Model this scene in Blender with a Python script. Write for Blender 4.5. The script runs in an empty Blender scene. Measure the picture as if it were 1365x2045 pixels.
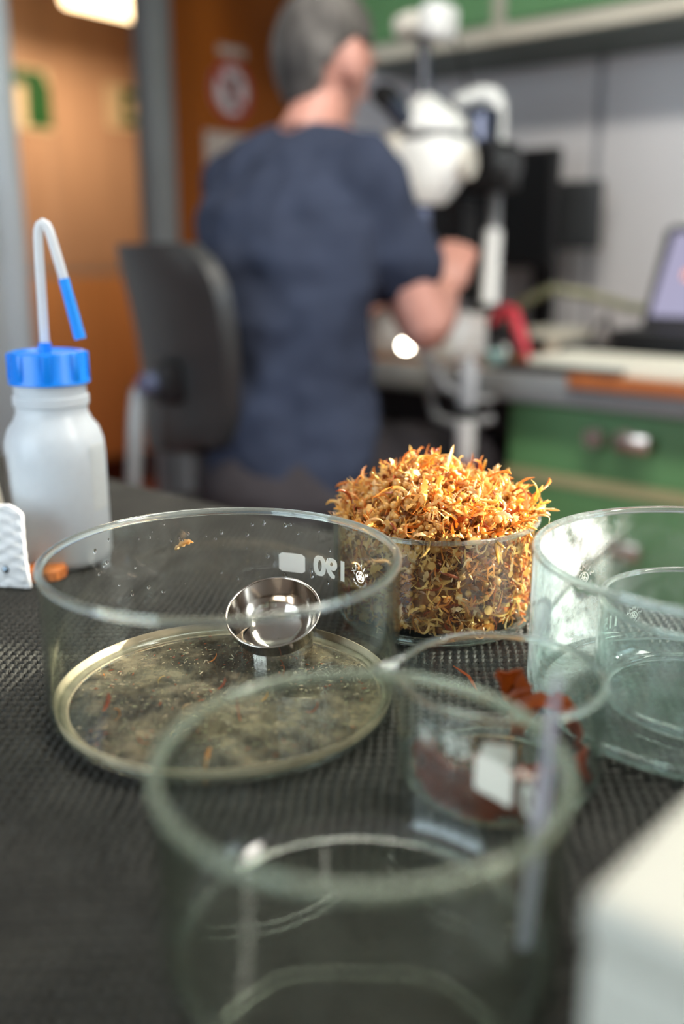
import bpy, bmesh, math, random
import numpy as np
from mathutils import Vector, Matrix, noise

# ------------------------------------------------------------------ camera, world, sun, lights, exposure
S = bpy.context.scene
COL = S.collection
FPX, PITCH, CAMZ = 1900.0, math.radians(15.2), 0.99
WPX, HPX = 1365.0, 2045.0
cam_d = bpy.data.cameras.new('camera')
cam_d.sensor_fit = 'HORIZONTAL'; cam_d.sensor_width = 24.0
cam_d.lens = FPX / WPX * 24.0
cam_d.clip_start = 0.01; cam_d.clip_end = 60
cam_d.dof.use_dof = True
cam_d.dof.focus_distance = 0.578
cam_d.dof.aperture_fstop = 2.2
cam_d.dof.aperture_blades = 0
cam = bpy.data.objects.new('camera', cam_d); COL.objects.link(cam)
cam.location = (0, 0, CAMZ)
cam.rotation_euler = (math.pi / 2 - PITCH, 0, 0)
S.camera = cam

world = bpy.data.worlds.new('daylight'); S.world = world
world.use_nodes = True
bgn = world.node_tree.nodes['Background']
bgn.inputs[0].default_value = (0.74, 0.88, 1.0, 1)
bgn.inputs[1].default_value = 8.0

RANG = math.radians(50)               # the room stands 50 degrees turned to the line of sight
RB = Vector((math.cos(RANG), math.sin(RANG), 0))
RA = Vector((-math.sin(RANG), math.cos(RANG), 0))
def RM(b, a, z): return RB * b + RA * a + Vector((0, 0, z))
RROT = Matrix.Rotation(RANG, 4, 'Z')

def light(name, kind, loc, energy, color=(1, 1, 1), direction=None, **kw):
    d = bpy.data.lights.new(name, kind); d.energy = energy; d.color = color
    for k, v in kw.items(): setattr(d, k, v)
    o = bpy.data.objects.new(name, d); COL.objects.link(o); o.location = loc
    if direction is not None:
        o.rotation_euler = Vector(direction).to_track_quat('-Z', 'Y').to_euler()
    return o
# sun through an unseen narrow window, added and sized to aim its beam
SUN_B, SUN_A = 1.89, -2.40
sun_from = (RB * SUN_B + RA * SUN_A).normalized() * math.cos(math.radians(19)) + Vector((0, 0, math.sin(math.radians(19))))
light('sun', 'SUN', (0, 0, 5), 26.0, (1.0, 0.94, 0.84), -sun_from, angle=math.radians(1.5))
# daylight portals in the window openings
def portal(name, c, nrm, w, h):
    o = light(name, 'AREA', c, 1.0, direction=nrm, shape='RECTANGLE', size=w, size_y=h)
    o.data.cycles.is_portal = True
portal('window_portal', RM(1.60, -2.38, 1.45), RA, 1.0, 1.0)
portal('window_portal', RM(2.39, -2.125, 1.70), -RB, 0.35, 0.70)
portal('window_portal', RM(-1.68, 0.9, 1.45), RB, 1.8, 1.2)

S.view_settings.view_transform = 'Standard'
S.view_settings.look = 'None'
S.view_settings.exposure = 0.0
S.view_settings.gamma = 1.0
S.view_settings.use_curve_mapping = False
cy = S.cycles
cy.max_bounces = 9; cy.diffuse_bounces = 3; cy.glossy_bounces = 4; cy.transmission_bounces = 9
cy.transparent_max_bounces = 40
cy.sample_clamp_indirect = 6.0; cy.blur_glossy = 0.6
cy.caustics_reflective = False
cy.use_adaptive_sampling = True; cy.adaptive_threshold = 0.1

# ------------------------------------------------------------------ pixel rays (a point of the photograph at a given depth or plane)
_c, _s = math.cos(PITCH), math.sin(PITCH)
def ray(px, py):
    u = (px - WPX / 2) / FPX; v = (HPX / 2 - py) / FPX
    return Vector((u, _c + v * _s, -_s + v * _c))
CAM = Vector((0, 0, CAMZ))
def K(px, py, d): return CAM + ray(px, py) * d
def PB(px, py, b): r = ray(px, py); return CAM + r * (b / r.dot(RB))
def PA(px, py, a): r = ray(px, py); return CAM + r * (a / r.dot(RA))
def PZ(px, py, z): r = ray(px, py); return CAM + r * ((z - CAMZ) / r.z)
def toroom(p): return (p.dot(RB), p.dot(RA), p.z)

# ------------------------------------------------------------------ materials
MATS = {}
def newmat(name):
    m = bpy.data.materials.new(name); m.use_nodes = True
    nt = m.node_tree
    for n in list(nt.nodes): nt.nodes.remove(n)
    out = nt.nodes.new('ShaderNodeOutputMaterial')
    MATS[name] = m
    return m, nt, out
def nd(nt, t, **kw):
    n = nt.nodes.new(t)
    for k, v in kw.items():
        if k.startswith('i_'):
            n.inputs[k[2:].replace('_', ' ')].default_value = v
        else: setattr(n, k, v)
    return n
def pmat(name, col, rough=0.5, metal=0.0, var=0.12, scale=30.0, bump=0.0, bscale=80.0, col2=None, spec=0.5, stretch=(1, 1, 1),
         coat=0.0, emit=None, estr=0.0, sub=0.0):
    """procedural principled: colour varied by noise, optional bump"""
    m, nt, out = newmat(name)
    p = nd(nt, 'ShaderNodeBsdfPrincipled')
    nt.links.new(p.outputs[0], out.inputs[0])
    p.inputs['Roughness'].default_value = rough; p.inputs['Metallic'].default_value = metal
    p.inputs['Specular IOR Level'].default_value = spec
    p.inputs['Coat Weight'].default_value = coat
    if sub:
        p.inputs['Subsurface Weight'].default_value = sub; p.inputs['Subsurface Radius'].default_value = (0.02, 0.008, 0.004)
        p.inputs['Subsurface Scale'].default_value = 0.4
    tc = nd(nt, 'ShaderNodeTexCoord'); mp = nd(nt, 'ShaderNodeMapping'); mp.inputs['Scale'].default_value = stretch
    nt.links.new(tc.outputs['Object'], mp.inputs[0])
    nz = nd(nt, 'ShaderNodeTexNoise'); nz.inputs['Scale'].default_value = scale; nz.inputs['Detail'].default_value = 3
    nt.links.new(mp.outputs[0], nz.inputs['Vector'])
    mix = nd(nt, 'ShaderNodeMix', data_type='RGBA')
    c2 = col2 if col2 else tuple(max(0, c * (1 - var)) for c in col)
    c1 = col if col2 else tuple(min(1, c * (1 + var)) for c in col)
    mix.inputs['A'].default_value = (*c1, 1); mix.inputs['B'].default_value = (*c2, 1)
    rp = nd(nt, 'ShaderNodeMapRange'); rp.inputs['From Min'].default_value = 0.3; rp.inputs['From Max'].default_value = 0.7
    nt.links.new(nz.outputs['Fac'], rp.inputs['Value']); nt.links.new(rp.outputs[0], mix.inputs['Factor'])
    nt.links.new(mix.outputs['Result'], p.inputs['Base Color'])
    if bump:
        n2 = nd(nt, 'ShaderNodeTexNoise'); n2.inputs['Scale'].default_value = bscale; n2.inputs['Detail'].default_value = 4
        nt.links.new(mp.outputs[0], n2.inputs['Vector'])
        bp = nd(nt, 'ShaderNodeBump'); bp.inputs['Strength'].default_value = bump; bp.inputs['Distance'].default_value = 0.004
        nt.links.new(n2.outputs['Fac'], bp.inputs['Height']); nt.links.new(bp.outputs[0], p.inputs['Normal'])
    if emit:
        p.inputs['Emission Color'].default_value = (*emit, 1); p.inputs['Emission Strength'].default_value = estr
    return m

def thin_glass(name, tint=(0.975, 0.985, 0.978), edge=(0.55, 0.66, 0.57), haze=0.010, hazecol=(0.75, 0.80, 0.76), ior=1.5, streak=(60, 60, 14), film=None):
    """glass wall: clear transmission tinted with the path length, fresnel reflection, a thin film of smears"""
    m, nt, out = newmat(name)
    lw = nd(nt, 'ShaderNodeLayerWeight'); lw.inputs['Blend'].default_value = 0.5
    pw = nd(nt, 'ShaderNodeMath', operation='POWER'); pw.inputs[1].default_value = 3.0
    nt.links.new(lw.outputs['Facing'], pw.inputs[0])
    mx = nd(nt, 'ShaderNodeMix', data_type='RGBA'); mx.inputs['A'].default_value = (*tint, 1); mx.inputs['B'].default_value = (*edge, 1)
    nt.links.new(pw.outputs[0], mx.inputs['Factor'])
    tr = nd(nt, 'ShaderNodeBsdfTransparent'); nt.links.new(mx.outputs['Result'], tr.inputs[0])
    gl = nd(nt, 'ShaderNodeBsdfGlossy'); gl.inputs['Roughness'].default_value = 0.02
    p5 = nd(nt, 'ShaderNodeMath', operation='POWER'); p5.inputs[1].default_value = 5.0; nt.links.new(lw.outputs['Facing'], p5.inputs[0])
    fr = nd(nt, 'ShaderNodeMath', operation='MULTIPLY_ADD'); fr.inputs[1].default_value = 0.955; fr.inputs[2].default_value = 0.045
    nt.links.new(p5.outputs[0], fr.inputs[0])
    ms = nd(nt, 'ShaderNodeMixShader')
    nt.links.new(fr.outputs[0], ms.inputs[0]); nt.links.new(tr.outputs[0], ms.inputs[1]); nt.links.new(gl.outputs[0], ms.inputs[2])
    tc = nd(nt, 'ShaderNodeTexCoord'); mp = nd(nt, 'ShaderNodeMapping'); mp.inputs['Scale'].default_value = streak
    nt.links.new(tc.outputs['Object'], mp.inputs[0])
    nz = nd(nt, 'ShaderNodeTexNoise'); nz.inputs['Scale'].default_value = 1.0; nz.inputs['Detail'].default_value = 5; nz.inputs['Roughness'].default_value = 0.65
    nt.links.new(mp.outputs[0], nz.inputs['Vector'])
    rp = nd(nt, 'ShaderNodeMapRange'); rp.inputs['From Min'].default_value = 0.42; rp.inputs['From Max'].default_value = 0.78
    rp.inputs['To Min'].default_value = haze * 0.35; rp.inputs['To Max'].default_value = haze * 2.2
    nt.links.new(nz.outputs['Fac'], rp.inputs['Value'])
    hz = rp.outputs[0]
    if film:                                     # sun glare painted as patchy pale haze on one side of the wall
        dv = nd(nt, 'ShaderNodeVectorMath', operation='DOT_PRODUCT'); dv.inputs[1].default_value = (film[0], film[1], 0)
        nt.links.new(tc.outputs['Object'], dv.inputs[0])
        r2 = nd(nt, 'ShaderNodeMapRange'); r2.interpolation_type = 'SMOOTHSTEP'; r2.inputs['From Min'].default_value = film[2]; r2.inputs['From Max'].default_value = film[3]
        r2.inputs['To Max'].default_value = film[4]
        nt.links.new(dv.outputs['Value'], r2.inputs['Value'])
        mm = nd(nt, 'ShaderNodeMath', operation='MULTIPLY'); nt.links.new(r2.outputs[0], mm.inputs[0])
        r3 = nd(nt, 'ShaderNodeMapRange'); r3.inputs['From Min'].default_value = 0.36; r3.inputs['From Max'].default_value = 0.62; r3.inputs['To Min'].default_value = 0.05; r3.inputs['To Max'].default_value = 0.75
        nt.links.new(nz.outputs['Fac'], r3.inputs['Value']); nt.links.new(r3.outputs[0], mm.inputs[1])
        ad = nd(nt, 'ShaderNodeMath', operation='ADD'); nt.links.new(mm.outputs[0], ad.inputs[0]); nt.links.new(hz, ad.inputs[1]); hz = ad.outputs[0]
    df = nd(nt, 'ShaderNodeBsdfDiffuse'); df.inputs[0].default_value = (*hazecol, 1)
    tl = nd(nt, 'ShaderNodeBsdfTranslucent'); tl.inputs[0].default_value = (*hazecol, 1)
    md = nd(nt, 'ShaderNodeMixShader'); md.inputs[0].default_value = 0.5
    nt.links.new(df.outputs[0], md.inputs[1]); nt.links.new(tl.outputs[0], md.inputs[2])
    m2 = nd(nt, 'ShaderNodeMixShader')
    nt.links.new(hz, m2.inputs[0]); nt.links.new(ms.outputs[0], m2.inputs[1]); nt.links.new(md.outputs[0], m2.inputs[2])
    nt.links.new(m2.outputs[0], out.inputs[0])
    return m
def solid_glass(name, col=(0.95, 0.985, 0.965), rough=0.0, ior=1.47, milk=0.0, milkcol=(0.8, 0.86, 0.82)):
    m, nt, out = newmat(name)
    g = nd(nt, 'ShaderNodeBsdfGlass'); g.inputs['Color'].default_value = (*col, 1); g.inputs['IOR'].default_value = ior; g.inputs['Roughness'].default_value = rough
    nz = nd(nt, 'ShaderNodeTexNoise'); nz.inputs['Scale'].default_value = 60
    bp = nd(nt, 'ShaderNodeBump'); bp.inputs['Strength'].default_value = 0.05; bp.inputs['Distance'].default_value = 0.002
    nt.links.new(nz.outputs['Fac'], bp.inputs['Height'])
    if milk:                                     # pale scatter painted in, standing for bright surroundings caught in the rim
        df = nd(nt, 'ShaderNodeBsdfDiffuse'); df.inputs[0].default_value = (*milkcol, 1)
        tl = nd(nt, 'ShaderNodeBsdfTranslucent'); tl.inputs[0].default_value = (*milkcol, 1)
        md = nd(nt, 'ShaderNodeMixShader'); md.inputs[0].default_value = 0.5
        nt.links.new(df.outputs[0], md.inputs[1]); nt.links.new(tl.outputs[0], md.inputs[2])
        ms = nd(nt, 'ShaderNodeMixShader'); ms.inputs[0].default_value = milk
        nt.links.new(g.outputs[0], ms.inputs[1]); nt.links.new(md.outputs[0], ms.inputs[2]); nt.links.new(ms.outputs[0], out.inputs[0])
    else: nt.links.new(g.outputs[0], out.inputs[0])
    return m
def leaf_mat(name, col, col2, trans=0.52, rough=0.3):
    m, nt, out = newmat(name)
    tc = nd(nt, 'ShaderNodeTexCoord')
    nz = nd(nt, 'ShaderNodeTexNoise'); nz.inputs['Scale'].default_value = 140; nz.inputs['Detail'].default_value = 3
    nt.links.new(tc.outputs['Object'], nz.inputs['Vector'])
    rp = nd(nt, 'ShaderNodeMapRange'); rp.inputs['From Min'].default_value = 0.3; rp.inputs['From Max'].default_value = 0.7
    nt.links.new(nz.outputs['Fac'], rp.inputs['Value'])
    mx = nd(nt, 'ShaderNodeMix', data_type='RGBA'); mx.inputs['A'].default_value = (*col, 1); mx.inputs['B'].default_value = (*col2, 1)
    nt.links.new(rp.outputs[0], mx.inputs['Factor'])
    p = nd(nt, 'ShaderNodeBsdfPrincipled'); p.inputs['Roughness'].default_value = rough; p.inputs['Specular IOR Level'].default_value = 0.6
    nt.links.new(mx.outputs['Result'], p.inputs['Base Color'])
    tl = nd(nt, 'ShaderNodeBsdfTranslucent'); nt.links.new(mx.outputs['Result'], tl.inputs[0])
    ms = nd(nt, 'ShaderNodeMixShader'); ms.inputs[0].default_value = trans
    nt.links.new(p.outputs[0], ms.inputs[1]); nt.links.new(tl.outputs[0], ms.inputs[2]); nt.links.new(ms.outputs[0], out.inputs[0])
    return m
def plastic_trans(name, col, trans=0.4, rough=0.3, gloss=0.5):
    m = leaf_mat(name, col, tuple(c * 0.97 for c in col), trans, rough)
    return m

# ------------------------------------------------------------------ mesh builder
class MB:
    def __init__(s): s.v = []; s.f = []; s.mi = []
    def add(s, vs, fs, mi=0):
        o = len(s.v); s.v += [Vector(v) for v in vs]
        for f in fs: s.f.append([i + o for i in f]); s.mi.append(mi)
        return s
    def bm(s, bm, mat=None, mi=0):
        bm.verts.index_update()
        vs = [(mat @ v.co) if mat is not None else v.co.copy() for v in bm.verts]
        fs = [[v.index for v in f.verts] for f in bm.faces]
        bm.free(); return s.add(vs, fs, mi)
    def box(s, c, size, rot=None, bevel=0.0, seg=2, mi=0):
        bm = bmesh.new(); bmesh.ops.create_cube(bm, size=1.0)
        for v in bm.verts: v.co = Vector((v.co.x * size[0], v.co.y * size[1], v.co.z * size[2]))
        if bevel: bmesh.ops.bevel(bm, geom=list(bm.edges), offset=bevel, segments=seg, affect='EDGES', profile=0.5)
        m = Matrix.Translation(Vector(c)) @ (rot if rot is not None else Matrix.Identity(4))
        return s.bm(bm, m, mi)
    def rbox(s, b0, b1, a0, a1, z0, z1, bevel=0.0, mi=0, seg=2):
        """box in room axes"""
        return s.box(RM((b0 + b1) / 2, (a0 + a1) / 2, (z0 + z1) / 2), (abs(b1 - b0), abs(a1 - a0), abs(z1 - z0)), RROT, bevel, seg, mi)
    def lathe(s, prof, c=(0, 0, 0), n=48, mat=None, closed=False, mi=0, capb=False, capt=False):
        vs = []; fs = []; m = len(prof); c = Vector(c)
        for k in range(n):
            t = 2 * math.pi * k / n
            for r, z in prof: vs.append(Vector((r * math.cos(t), r * math.sin(t), z)))
        for k in range(n):
            k2 = (k + 1) % n
            for i in range(m if closed else m - 1):
                j = (i + 1) % m
                fs.append([k * m + i, k2 * m + i, k2 * m + j, k * m + j])
        if capb: fs.append([k * m for k in range(n)][::-1])
        if capt: fs.append([k * m + m - 1 for k in range(n)])
        M = Matrix.Translation(c) @ (mat if mat is not None else Matrix.Identity(4))
        return s.add([M @ v for v in vs], fs, mi)
    def tube(s, pts, rad, n=8, caps=True, mi=0):
        pts = [Vector(p) for p in pts]; m = len(pts)
        if not hasattr(rad, '__len__'): rad = [rad] * m
        t0 = (pts[1] - pts[0]).normalized()
        up = Vector((0, 0, 1)) if abs(t0.z) < 0.9 else Vector((1, 0, 0))
        x = t0.cross(up).normalized(); vs = []; fs = []
        for i, p in enumerate(pts):
            t = (pts[min(i + 1, m - 1)] - pts[max(i - 1, 0)]).normalized()
            x = (x - t * x.dot(t)); x = x.normalized() if x.length > 1e-6 else t.orthogonal().normalized(); y = t.cross(x)
            for k in range(n):
                a = 2 * math.pi * k / n
                vs.append(p + (x * math.cos(a) + y * math.sin(a)) * rad[i])
        for i in range(m - 1):
            for k in range(n):
                k2 = (k + 1) % n
                fs.append([i * n + k, i * n + k2, (i + 1) * n + k2, (i + 1) * n + k])
        if caps: fs.append(list(range(n))[::-1]); fs.append([(m - 1) * n + k for k in range(n)])
        return s.add(vs, fs, mi)
    def ball(s, c, r, rot=None, seg=16, rings=10, mi=0, fn=None):
        bm = bmesh.new(); bmesh.ops.create_uvsphere(bm, u_segments=seg, v_segments=rings, radius=1.0)
        if not hasattr(r, '__len__'): r = (r, r, r)
        for v in bm.verts:
            if fn: v.co = fn(v.co)
            v.co = Vector((v.co.x * r[0], v.co.y * r[1], v.co.z * r[2]))
        return s.bm(bm, Matrix.Translation(Vector(c)) @ (rot if rot is not None else Matrix.Identity(4)), mi)
    def loft(s, rings, caps=True, mi=0):
        n = len(rings[0]); vs = [v for r in rings for v in r]; fs = []
        for i in range(len(rings) - 1):
            for k in range(n):
                k2 = (k + 1) % n
                fs.append([i * n + k, i * n + k2, (i + 1) * n + k2, (i + 1) * n + k])
        if caps: fs.append(list(range(n))[::-1]); fs.append([(len(rings) - 1) * n + k for k in range(n)])
        return s.add(vs, fs, mi)
    def prism(s, poly, ext, mi=0):
        """poly: 3-D points of one face, ext: vector"""
        n = len(poly); vs = [Vector(p) for p in poly] + [Vector(p) + Vector(ext) for p in poly]
        fs = [list(range(n))[::-1], [n + k for k in range(n)]]
        for k in range(n):
            k2 = (k + 1) % n; fs.append([k, k2, n + k2, n + k])
        return s.add(vs, fs, mi)
    def build(s, name, mats, parent=None, smooth=True, ang=40, origin=None, fixn=True):
        off = Vector((0, 0, 0)); q = parent
        while q is not None: off += q.location; q = q.parent
        if parent is None:
            if origin is None:
                xs = [v.x for v in s.v]; ys = [v.y for v in s.v]; zs = [v.z for v in s.v]
                origin = Vector(((min(xs) + max(xs)) / 2, (min(ys) + max(ys)) / 2, min(zs)))
            off = Vector(origin)
        me = bpy.data.meshes.new(name)
        me.from_pydata([v - off for v in s.v], [], s.f)
        if not isinstance(mats, (list, tuple)): mats = [mats]
        for m in mats: me.materials.append(MATS[m] if isinstance(m, str) else m)
        if len(mats) > 1: me.polygons.foreach_set('material_index', s.mi)
        if fixn:
            bm = bmesh.new(); bm.from_mesh(me); bmesh.ops.recalc_face_normals(bm, faces=bm.faces); bm.to_mesh(me); bm.free()
        if smooth:
            me.polygons.foreach_set('use_smooth', [True] * len(me.polygons))
            me.set_sharp_from_angle(angle=math.radians(ang))
        me.update()
        o = bpy.data.objects.new(name, me); COL.objects.link(o)
        if parent is not None: o.parent = parent
        else: o.location = off
        return o
def tag(o, label=None, cat=None, group=None, kind=None):
    if label: o['label'] = label
    if cat: o['category'] = cat
    if group: o['group'] = group
    if kind: o['kind'] = kind
    return o
def thing(name, loc, label, cat, group=None):
    o = bpy.data.objects.new(name, None); COL.objects.link(o); o.location = loc; o.empty_display_size = 0.05
    return tag(o, label, cat, group)

# ------------------------------------------------------------------ material library
pmat('orange_panel', (0.24, 0.065, 0.005), 0.5, var=0.15, scale=6, stretch=(1, 1, 0.2), spec=0.2)
pmat('corridor_panel', (0.52, 0.33, 0.22), 0.30, var=0.10, scale=5, stretch=(3, 3, 0.3))
pmat('corridor_lower', (0.62, 0.30, 0.12), 0.35, var=0.12, scale=5, stretch=(3, 3, 0.3))
pmat('dark_skirting', (0.05, 0.012, 0.006), 0.5)
pmat('red_floor', (0.20, 0.045, 0.015), 0.4, var=0.2, scale=12)
pmat('grey_metal', (0.23, 0.24, 0.24), 0.38, metal=0.3, var=0.06, scale=4)
pmat('door_grey', (0.60, 0.66, 0.70), 0.35, metal=0.25, var=0.05, scale=3, stretch=(1, 1, 0.2))
pmat('wall_white', (0.64, 0.63, 0.63), 0.55, var=0.04, scale=3)
pmat('ceiling_white', (0.62, 0.62, 0.60), 0.6, var=0.03, scale=3)
pmat('seam_grey', (0.33, 0.34, 0.36), 0.5)
pmat('green_door', (0.105, 0.245, 0.100), 0.42, var=0.06, scale=8)
pmat('cream_trim', (0.50, 0.47, 0.38), 0.5, var=0.05, scale=8)
pmat('olive_trim', (0.34, 0.32, 0.17), 0.5, var=0.05)
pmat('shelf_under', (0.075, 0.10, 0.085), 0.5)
pmat('desk_wood', (0.26, 0.13, 0.060), 0.45, var=0.25, scale=10, stretch=(1, 8, 1))
pmat('desk_edge', (0.24, 0.25, 0.25), 0.4, metal=0.2, var=0.05)
pmat('orange_wood', (0.36, 0.11, 0.03), 0.45, var=0.15)
pmat('black_plastic', (0.010, 0.010, 0.011), 0.45, var=0.1, spec=0.3)
pmat('screen_black', (0.006, 0.007, 0.008), 0.45, var=0.05, spec=0.15)
pmat('dark_grey_plastic', (0.035, 0.038, 0.04), 0.5, var=0.08)
pmat('chair_shell', (0.030, 0.032, 0.032), 0.42, var=0.10, scale=20)
pmat('chair_fabric', (0.012, 0.012, 0.013), 0.9, bump=0.3, bscale=300)
pmat('chrome', (0.62, 0.63, 0.65), 0.18, metal=1.0, var=0.02)
pmat('handle_steel', (0.60, 0.52, 0.46), 0.25, metal=0.9, var=0.04)
pmat('white_enamel', (0.78, 0.80, 0.78), 0.32, var=0.02)
pmat('cream_enamel', (0.70, 0.68, 0.60), 0.35, var=0.03)
pmat('navy_black', (0.02, 0.028, 0.05), 0.3, var=0.1)
pmat('lens_blue', (0.16, 0.19, 0.30), 0.25, metal=0.4, var=0.05)
pmat('tshirt_navy', (0.029, 0.037, 0.062), 0.9, var=0.10, scale=14, bump=0.25, bscale=45, spec=0.15)
pmat('trousers_black', (0.040, 0.036, 0.040), 0.9, var=0.2, scale=10, bump=0.3, bscale=40, spec=0.15)
pmat('skin', (0.46, 0.225, 0.175), 0.5, var=0.08, scale=16)
pmat('hair_grey', (0.022, 0.019, 0.017), 0.7, scale=26, col2=(0.13, 0.12, 0.11), bump=0.6, bscale=140, stretch=(1, 1, 0.5))
pmat('eye_white', (0.7, 0.7, 0.68), 0.2)
pmat('paper_white', (0.80, 0.80, 0.76), 0.7, var=0.03)
pmat('paper_cream', (0.70, 0.69, 0.58), 0.7, var=0.04)
pmat('notice_paper', (0.42, 0.36, 0.31), 0.6, var=0.05)
pmat('sign_red', (0.32, 0.035, 0.03), 0.5)
pmat('sign_white', (0.55, 0.53, 0.52), 0.5)
pmat('sign_green', (0.006, 0.09, 0.016), 0.45)
pmat('sign_back', (0.72, 0.58, 0.38), 0.5)
pmat('red_strap', (0.50, 0.03, 0.05), 0.6, var=0.2)
pmat('cable_white', (0.60, 0.60, 0.58), 0.45)
pmat('cable_grey', (0.30, 0.31, 0.32), 0.45)
pmat('olive_bits', (0.28, 0.28, 0.16), 0.6, var=0.3)
pmat('teal_bits', (0.22, 0.34, 0.32), 0.5)
pmat('yellow_plastic', (0.62, 0.33, 0.02), 0.5)
pmat('rubber_mat', (0.038, 0.0365, 0.030), 0.5, var=0.25, scale=25, bump=0.25, bscale=500, spec=0.22)
pmat('bench_top', (0.015, 0.015, 0.014), 0.6)

pmat('steel_polished', (0.58, 0.53, 0.47), 0.11, metal=1.0, var=0.03, scale=40)
pmat('blue_cap', (0.0, 0.24, 0.88), 0.35, var=0.05)
pmat('blue_tip', (0.0, 0.30, 0.95), 0.35, var=0.04)
pmat('paper_towel', (0.86, 0.86, 0.84), 0.9, var=0.03, bump=0.5, bscale=200)
pmat('orange_lid', (0.80, 0.22, 0.03), 0.4, var=0.08)
pmat('screw_steel', (0.25, 0.32, 0.38), 0.25, metal=0.9)
pmat('box_cream', (0.56, 0.555, 0.47), 0.55, var=0.03)
pmat('box_side', (0.42, 0.40, 0.385), 0.55, var=0.03)
pmat('beige_card', (0.75, 0.66, 0.52), 0.6, var=0.04)
pmat('tool_grey', (0.46, 0.44, 0.50), 0.4, metal=0.2, var=0.05)
leaf_mat('print_white', (0.93, 0.94, 0.92), (0.90, 0.91, 0.89), 0.6, 0.6)
plastic_trans('liquid_milky', (0.84, 0.91, 0.96), 0.6, 0.3)
plastic_trans('bottle_plastic', (0.90, 0.94, 0.96), 0.40, 0.28)
plastic_trans('tube_plastic', (0.90, 0.92, 0.93), 0.40, 0.25)
thin_glass('glass_clear')
thin_glass('glass_near', tint=(0.965, 0.98, 0.965), edge=(0.45, 0.52, 0.40), haze=0.018, hazecol=(0.50, 0.54, 0.44))
thin_glass('glass_outer', tint=(0.965, 0.985, 0.98), edge=(0.45, 0.64, 0.58), haze=0.03, hazecol=(0.80, 0.86, 0.86), film=(-0.866, 0.5, 0.056, 0.094, 1.0), streak=(45, 45, 40))  # sun glare on the left wall put in as pale haze
thin_glass('glass_right', tint=(0.965, 0.985, 0.98), edge=(0.45, 0.64, 0.58), haze=0.045, hazecol=(0.72, 0.82, 0.82))  # haze raised to give sun glare
solid_glass('glass_rim', milk=0.10)
solid_glass('glass_rim_green', (0.86, 0.91, 0.84), milk=0.26, milkcol=(0.66, 0.74, 0.60))
solid_glass('glass_base', milk=0.05)
solid_glass('water_drop', (1, 1, 1), 0.0, 1.33)
leaf_mat('weed_gold', (0.92, 0.68, 0.27), (0.86, 0.54, 0.15))
leaf_mat('weed_orange', (0.84, 0.42, 0.10), (0.74, 0.28, 0.05))
leaf_mat('weed_brown', (0.52, 0.22, 0.05), (0.36, 0.12, 0.025), 0.4)
leaf_mat('weed_red', (0.50, 0.12, 0.03), (0.34, 0.06, 0.02), 0.4)
leaf_mat('weed_pale', (0.86, 0.64, 0.34), (0.78, 0.50, 0.22), 0.4)
leaf_mat('weed_bladder', (0.82, 0.50, 0.16), (0.70, 0.38, 0.10), 0.35, 0.2)
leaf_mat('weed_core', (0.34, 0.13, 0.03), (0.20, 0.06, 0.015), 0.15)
leaf_mat('kelp_red', (0.30, 0.050, 0.010), (0.16, 0.022, 0.006), 0.35, 0.3)
leaf_mat('kelp_orange', (0.46, 0.095, 0.008), (0.34, 0.055, 0.006), 0.4, 0.3)
WEEDS = ['weed_gold', 'weed_orange', 'weed_brown', 'weed_red', 'weed_pale', 'weed_bladder', 'weed_core']

def sediment_mat():
    m, nt, out = newmat('sediment')
    tc = nd(nt, 'ShaderNodeTexCoord')
    nz = nd(nt, 'ShaderNodeTexNoise'); nz.inputs['Scale'].default_value = 70; nz.inputs['Detail'].default_value = 8; nz.inputs['Roughness'].default_value = 0.75
    nt.links.new(tc.outputs['Object'], nz.inputs['Vector'])
    n2 = nd(nt, 'ShaderNodeTexNoise'); n2.inputs['Scale'].default_value = 16; n2.inputs['Detail'].default_value = 3
    nt.links.new(tc.outputs['Object'], n2.inputs['Vector'])
    ml = nd(nt, 'ShaderNodeMath', operation='MULTIPLY'); nt.links.new(nz.outputs['Fac'], ml.inputs[0]); nt.links.new(n2.outputs['Fac'], ml.inputs[1])
    rp = nd(nt, 'ShaderNodeMapRange'); rp.inputs['From Min'].default_value = 0.20; rp.inputs['From Max'].default_value = 0.37
    rp.inputs['To Min'].default_value = 0.05; rp.inputs['To Max'].default_value = 0.72
    nt.links.new(ml.outputs[0], rp.inputs['Value'])
    n3 = nd(nt, 'ShaderNodeTexNoise'); n3.inputs['Scale'].default_value = 30
    nt.links.new(tc.outputs['Object'], n3.inputs['Vector'])
    mx = nd(nt, 'ShaderNodeMix', data_type='RGBA'); mx.inputs['A'].default_value = (0.44, 0.33, 0.17, 1); mx.inputs['B'].default_value = (0.32, 0.30, 0.22, 1)
    nt.links.new(n3.outputs['Fac'], mx.inputs['Factor'])
    df = nd(nt, 'ShaderNodeBsdfDiffuse'); nt.links.new(mx.outputs['Result'], df.inputs[0])
    tr = nd(nt, 'ShaderNodeBsdfTransparent'); ms = nd(nt, 'ShaderNodeMixShader')
    nt.links.new(rp.outputs[0], ms.inputs[0]); nt.links.new(tr.outputs[0], ms.inputs[1]); nt.links.new(df.outputs[0], ms.inputs[2])
    nt.links.new(ms.outputs[0], out.inputs[0])
sediment_mat()
pmat('sediment_ring', (0.56, 0.46, 0.30), 0.7, var=0.25, scale=90)
pmat('corridor_lamp', (0.9, 0.8, 0.6), 0.5, emit=(1.0, 0.72, 0.40), estr=6.0)
pmat('added_lamp_glow', (0.9, 0.9, 0.85), 0.5, emit=(1.0, 0.95, 0.86), estr=9.0)  # glowing face of the added ceiling lamps
pmat('lamp_tip', (0.9, 0.9, 0.85), 0.5, emit=(1.0, 0.90, 0.72), estr=30.0)
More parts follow.
